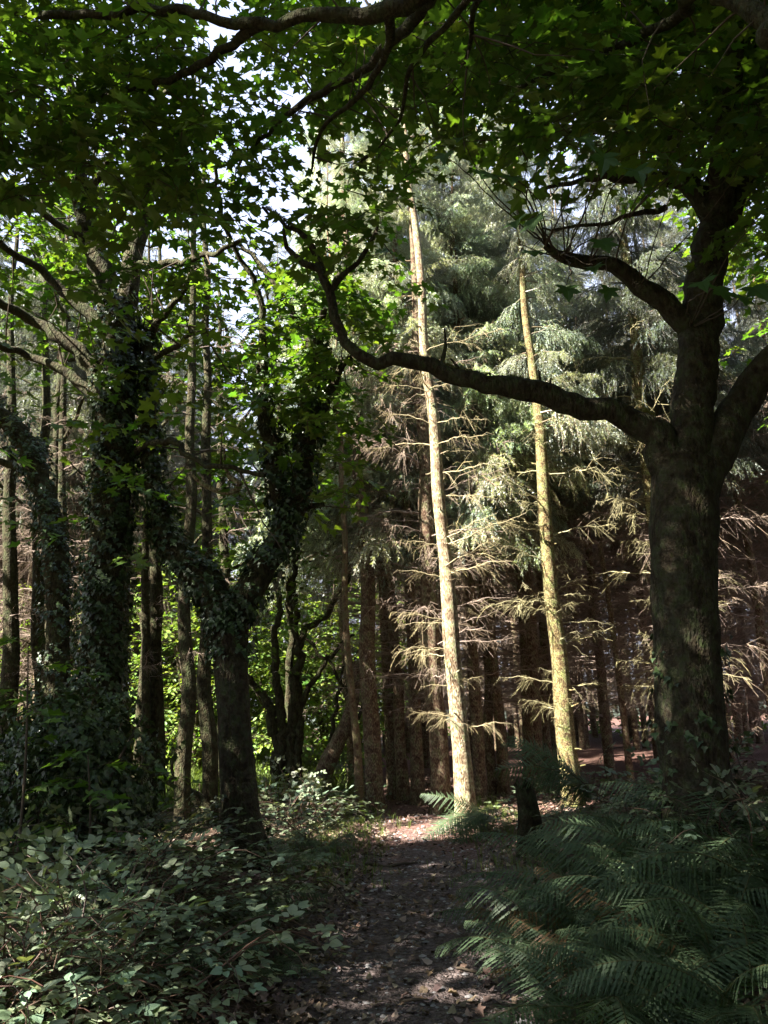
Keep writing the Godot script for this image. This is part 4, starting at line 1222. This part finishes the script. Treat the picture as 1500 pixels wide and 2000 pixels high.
func build_floor_details() -> void:
	var lit := []
	for k in 3: lit.append(litter_leaf(k))
	for k in 3:
		var xf := []
		var co := PackedColorArray()
		while xf.size() < 5200:
			var z := -3.6 - pow(rng.randf(), 1.6) * 16.0
			var x := path_x(z) + rng.randfn() * 1.7
			if absf(path_side(x, z)) < 0.55 and rng.randf() < 0.72: continue
			var s := rng.randf_range(0.025, 0.075)
			var up := (Vector3.UP + rdir() * 0.45).normalized()
			var an := rng.randf() * TAU
			xf.append(Transform3D(along(Vector3(cos(an), 0, sin(an)), up, s), Vector3(x, gh(x, z) + 0.006 + rng.randf() * 0.012, z)))
			var b := rng.randf_range(0.5, 1.4)
			co.append(Color(b, b * rng.randf_range(0.85, 1.05), b * rng.randf_range(0.8, 1.1)))
		var o := scatter(self, "leaf_litter", lit[k], M.litter, xf, co)
		if k > 0: o.name = "leaf_litter_%03d" % k
		o.set_meta("label", ["brown lobed leaf litter strewn over the path", "pale dry leaf litter along the path sides", "dark small leaf litter on the woodland floor"][k])
	# small stones in the trodden earth
	var st := MB.new()
	var ring: Array[Vector3] = []
	for k in 6: ring.append(Vector3(cos(TAU * k / 6.0), 0.0, sin(TAU * k / 6.0)) * rng.randf_range(0.8, 1.1))
	for k in 6:
		st.tri(Vector3(0.1, 0.6, 0), ring[(k + 1) % 6], ring[k], Color(0.2, 0.19, 0.19))
		st.tri(Vector3(0, -0.5, 0), ring[k], ring[(k + 1) % 6], Color(0.2, 0.19, 0.19))
	var xs := []
	var cs := PackedColorArray()
	for k in 2600:
		var z := -3.6 - pow(rng.randf(), 1.5) * 9.0
		var x := path_x(z) + rng.randf_range(-0.8, 0.8)
		var s := 0.005 + pow(rng.randf(), 4.0) * 0.03
		xs.append(Transform3D(Basis(Vector3.UP, rng.randf() * TAU) * Basis.from_scale(Vector3(s, s * 0.7, s * 0.8)), Vector3(x, gh(x, z) + 0.002, z)))
		var b := rng.randf_range(0.6, 1.5)
		cs.append(Color(b, b, b))
	scatter(self, "gravel", st.mesh(), M.litter, xs, cs).set_meta("label", "small grey stones trodden into the earth path")
	# grass along the edges and in the clearing
	var gm := MB.new()
	for k in 9:
		var an := rng.randf() * TAU
		var d := Vector3(cos(an), 0, sin(an))
		var w := d.cross(Vector3.UP) * 0.004
		var p := d * 0.03
		var m := p + Vector3(0, 0.16, 0) + d * 0.04
		var e := p + Vector3(0, 0.24, 0) + d * 0.14
		var s := rng.randf_range(0.8, 1.2)
		var col := Color(0.11 * s, 0.17 * s, 0.04 * s)
		gm.tri(p - w, m - w * 0.7, p + w, col); gm.tri(p + w, m - w * 0.7, m + w * 0.7, col); gm.tri(m - w * 0.7, e, m + w * 0.7, col)
	xs = []
	cs = PackedColorArray()
	while xs.size() < 5200:
		var near := xs.size() < 800
		var z := rng.randf_range(-14.0, -7.5) if near else rng.randf_range(-30.0, -13.0)
		var x := path_x(z) + (rng.randfn() * 0.3 + (0.95 if rng.randf() < 0.5 else -1.0)) if near else rng.randf_range(-12.0, -0.5)
		if not near and absf(path_side(x, z)) < 0.7: continue
		xs.append(Transform3D(Basis(Vector3.UP, rng.randf() * TAU) * Basis.from_scale(Vector3.ONE * (rng.randf_range(0.25, 0.55) if near else rng.randf_range(0.9, 2.0))), Vector3(x, gh(x, z), z)))
		var b := rng.randf_range(0.7, 1.4)
		cs.append(Color(b * 1.1, b, b))
	scatter(self, "grass", gm.mesh(), M.grass, xs, cs).set_meta("label", "thin grass along the path edges and in the clearing")
	# twigs and sticks on the path
	var sticks := [[770, 1692, 110, "curved dark stick lying across the path where the light ends"], [735, 1672, 60, "short stick at the grassy edge of the path"], [640, 1770, 90, "thin twig on the near litter beside the path"], [880, 1780, 80, "thin twig on the shaded right side of the path"], [560, 1900, 120, "bent twig at the bramble edge of the path"], [960, 1900, 120, "thin twig under the dark ferns at the path edge"], [820, 1960, 70, "small twig at the bottom of the path"]]
	for s in sticks:
		var p := gpx(s[0], s[1])
		var l: float = s[2] * (-p.z) / F
		var an := rng.randf_range(-0.35, 0.35)
		var d := Vector3(cos(an), 0, sin(an)) * l * 0.5
		var t := thing("stick", s[3], "stick", p, "sticks on the path")
		var q := [p - d, p - d * 0.3 + Vector3(0, 0, 0.04), p + d * 0.4 + Vector3(0, 0, 0.05), p + d]
		for j in 4: q[j].y = gh(q[j].x, q[j].z) + 0.012
		var w := 0.016 if s[2] > 100 and s[1] < 1700 else 0.008
		part(t, "stem", limb(q, [w, w, w * 0.8, w * 0.4], 6, 0.05, 0.2, 0.0, 0.03).mesh(p), M.twig)
		part(t, "twig", limb([q[2], q[2] + d * 0.25 + Vector3(0, 0.01, -0.06)], [w * 0.5, w * 0.2], 5, 0.05, 0.1).mesh(p), M.twig)
	# the old stump
	var b := gpx(1040, 1668)
	var t := thing("stump", "dark broken stump among the ferns beside the mossy sunlit spruce", "stump", b)
	part(t, "trunk", limb([b + Vector3(0, -0.1, 0), b + Vector3(0.01, 0.3, 0), b + Vector3(-0.03, 0.66, 0)], [0.135, 0.125, 0.115], 14, 0.05, 0.35, 0.12).mesh(b), M.ivy_bark)
	var cap := MB.new()
	for k in 12:
		var a0 := TAU * k / 12.0
		var a1 := TAU * (k + 1) / 12.0
		cap.tri(Vector3(-0.03, 0.58, 0), Vector3(cos(a1) * 0.115 - 0.03, 0.68 + 0.06 * sin(a1 * 5.0), sin(a1) * 0.115), Vector3(cos(a0) * 0.115 - 0.03, 0.68 + 0.06 * sin(a0 * 5.0), sin(a0) * 0.115), Color.WHITE)
	part(t, "broken_top", cap.mesh(), M.ivy_bark)
	# broken branch caught in the forked tree, lit
	var z := gpx(462, 1690).z + 0.2
	t = thing("broken_branch", "pale sunlit broken branch hooked up in the leaves beside the forked tree", "branch", pz(440, 950, z))
	part(t, "stem", limb(pts_z([[376, 928], [395, 945], [430, 960], [462, 958], [468, 945], [448, 930], [440, 915], [438, 880]], z), wid([6, 8, 11, 13, 12, 9, 7, 4], -z), 8, 0.05, 0.2).mesh(t.position), M.spruce_pale)
	for k in 4:
		part(t, "leafy_twig", G.sprays[k % 3], M.sycamore_leaf, Transform3D(along(Vector3(cos(k * 1.6), 0.3, sin(k * 1.6)), Vector3.UP, 0.5), pz(405 + k * 7, 935 - k * 6, z) - t.position))
	# crooked fallen limb behind the poles
	b = gpx(400, 1610)
	t = thing("fallen_limb", "black crooked limb lying bent between the dark poles", "branch", b)
	part(t, "stem", limb(pts_z([[418, 1612], [398, 1580], [378, 1553], [350, 1540], [322, 1518], [312, 1490]], b.z), wid([30, 27, 24, 18, 13, 8], -b.z), 10, 0.08, 0.2, 0.0, 0.06).mesh(b), M.ivy_bark)
	part(t, "twig", limb(pts_z([[350, 1540], [335, 1500], [345, 1460]], b.z), wid([8, 6, 3], -b.z), 6, 0.08, 0.1).mesh(b), M.ivy_bark)
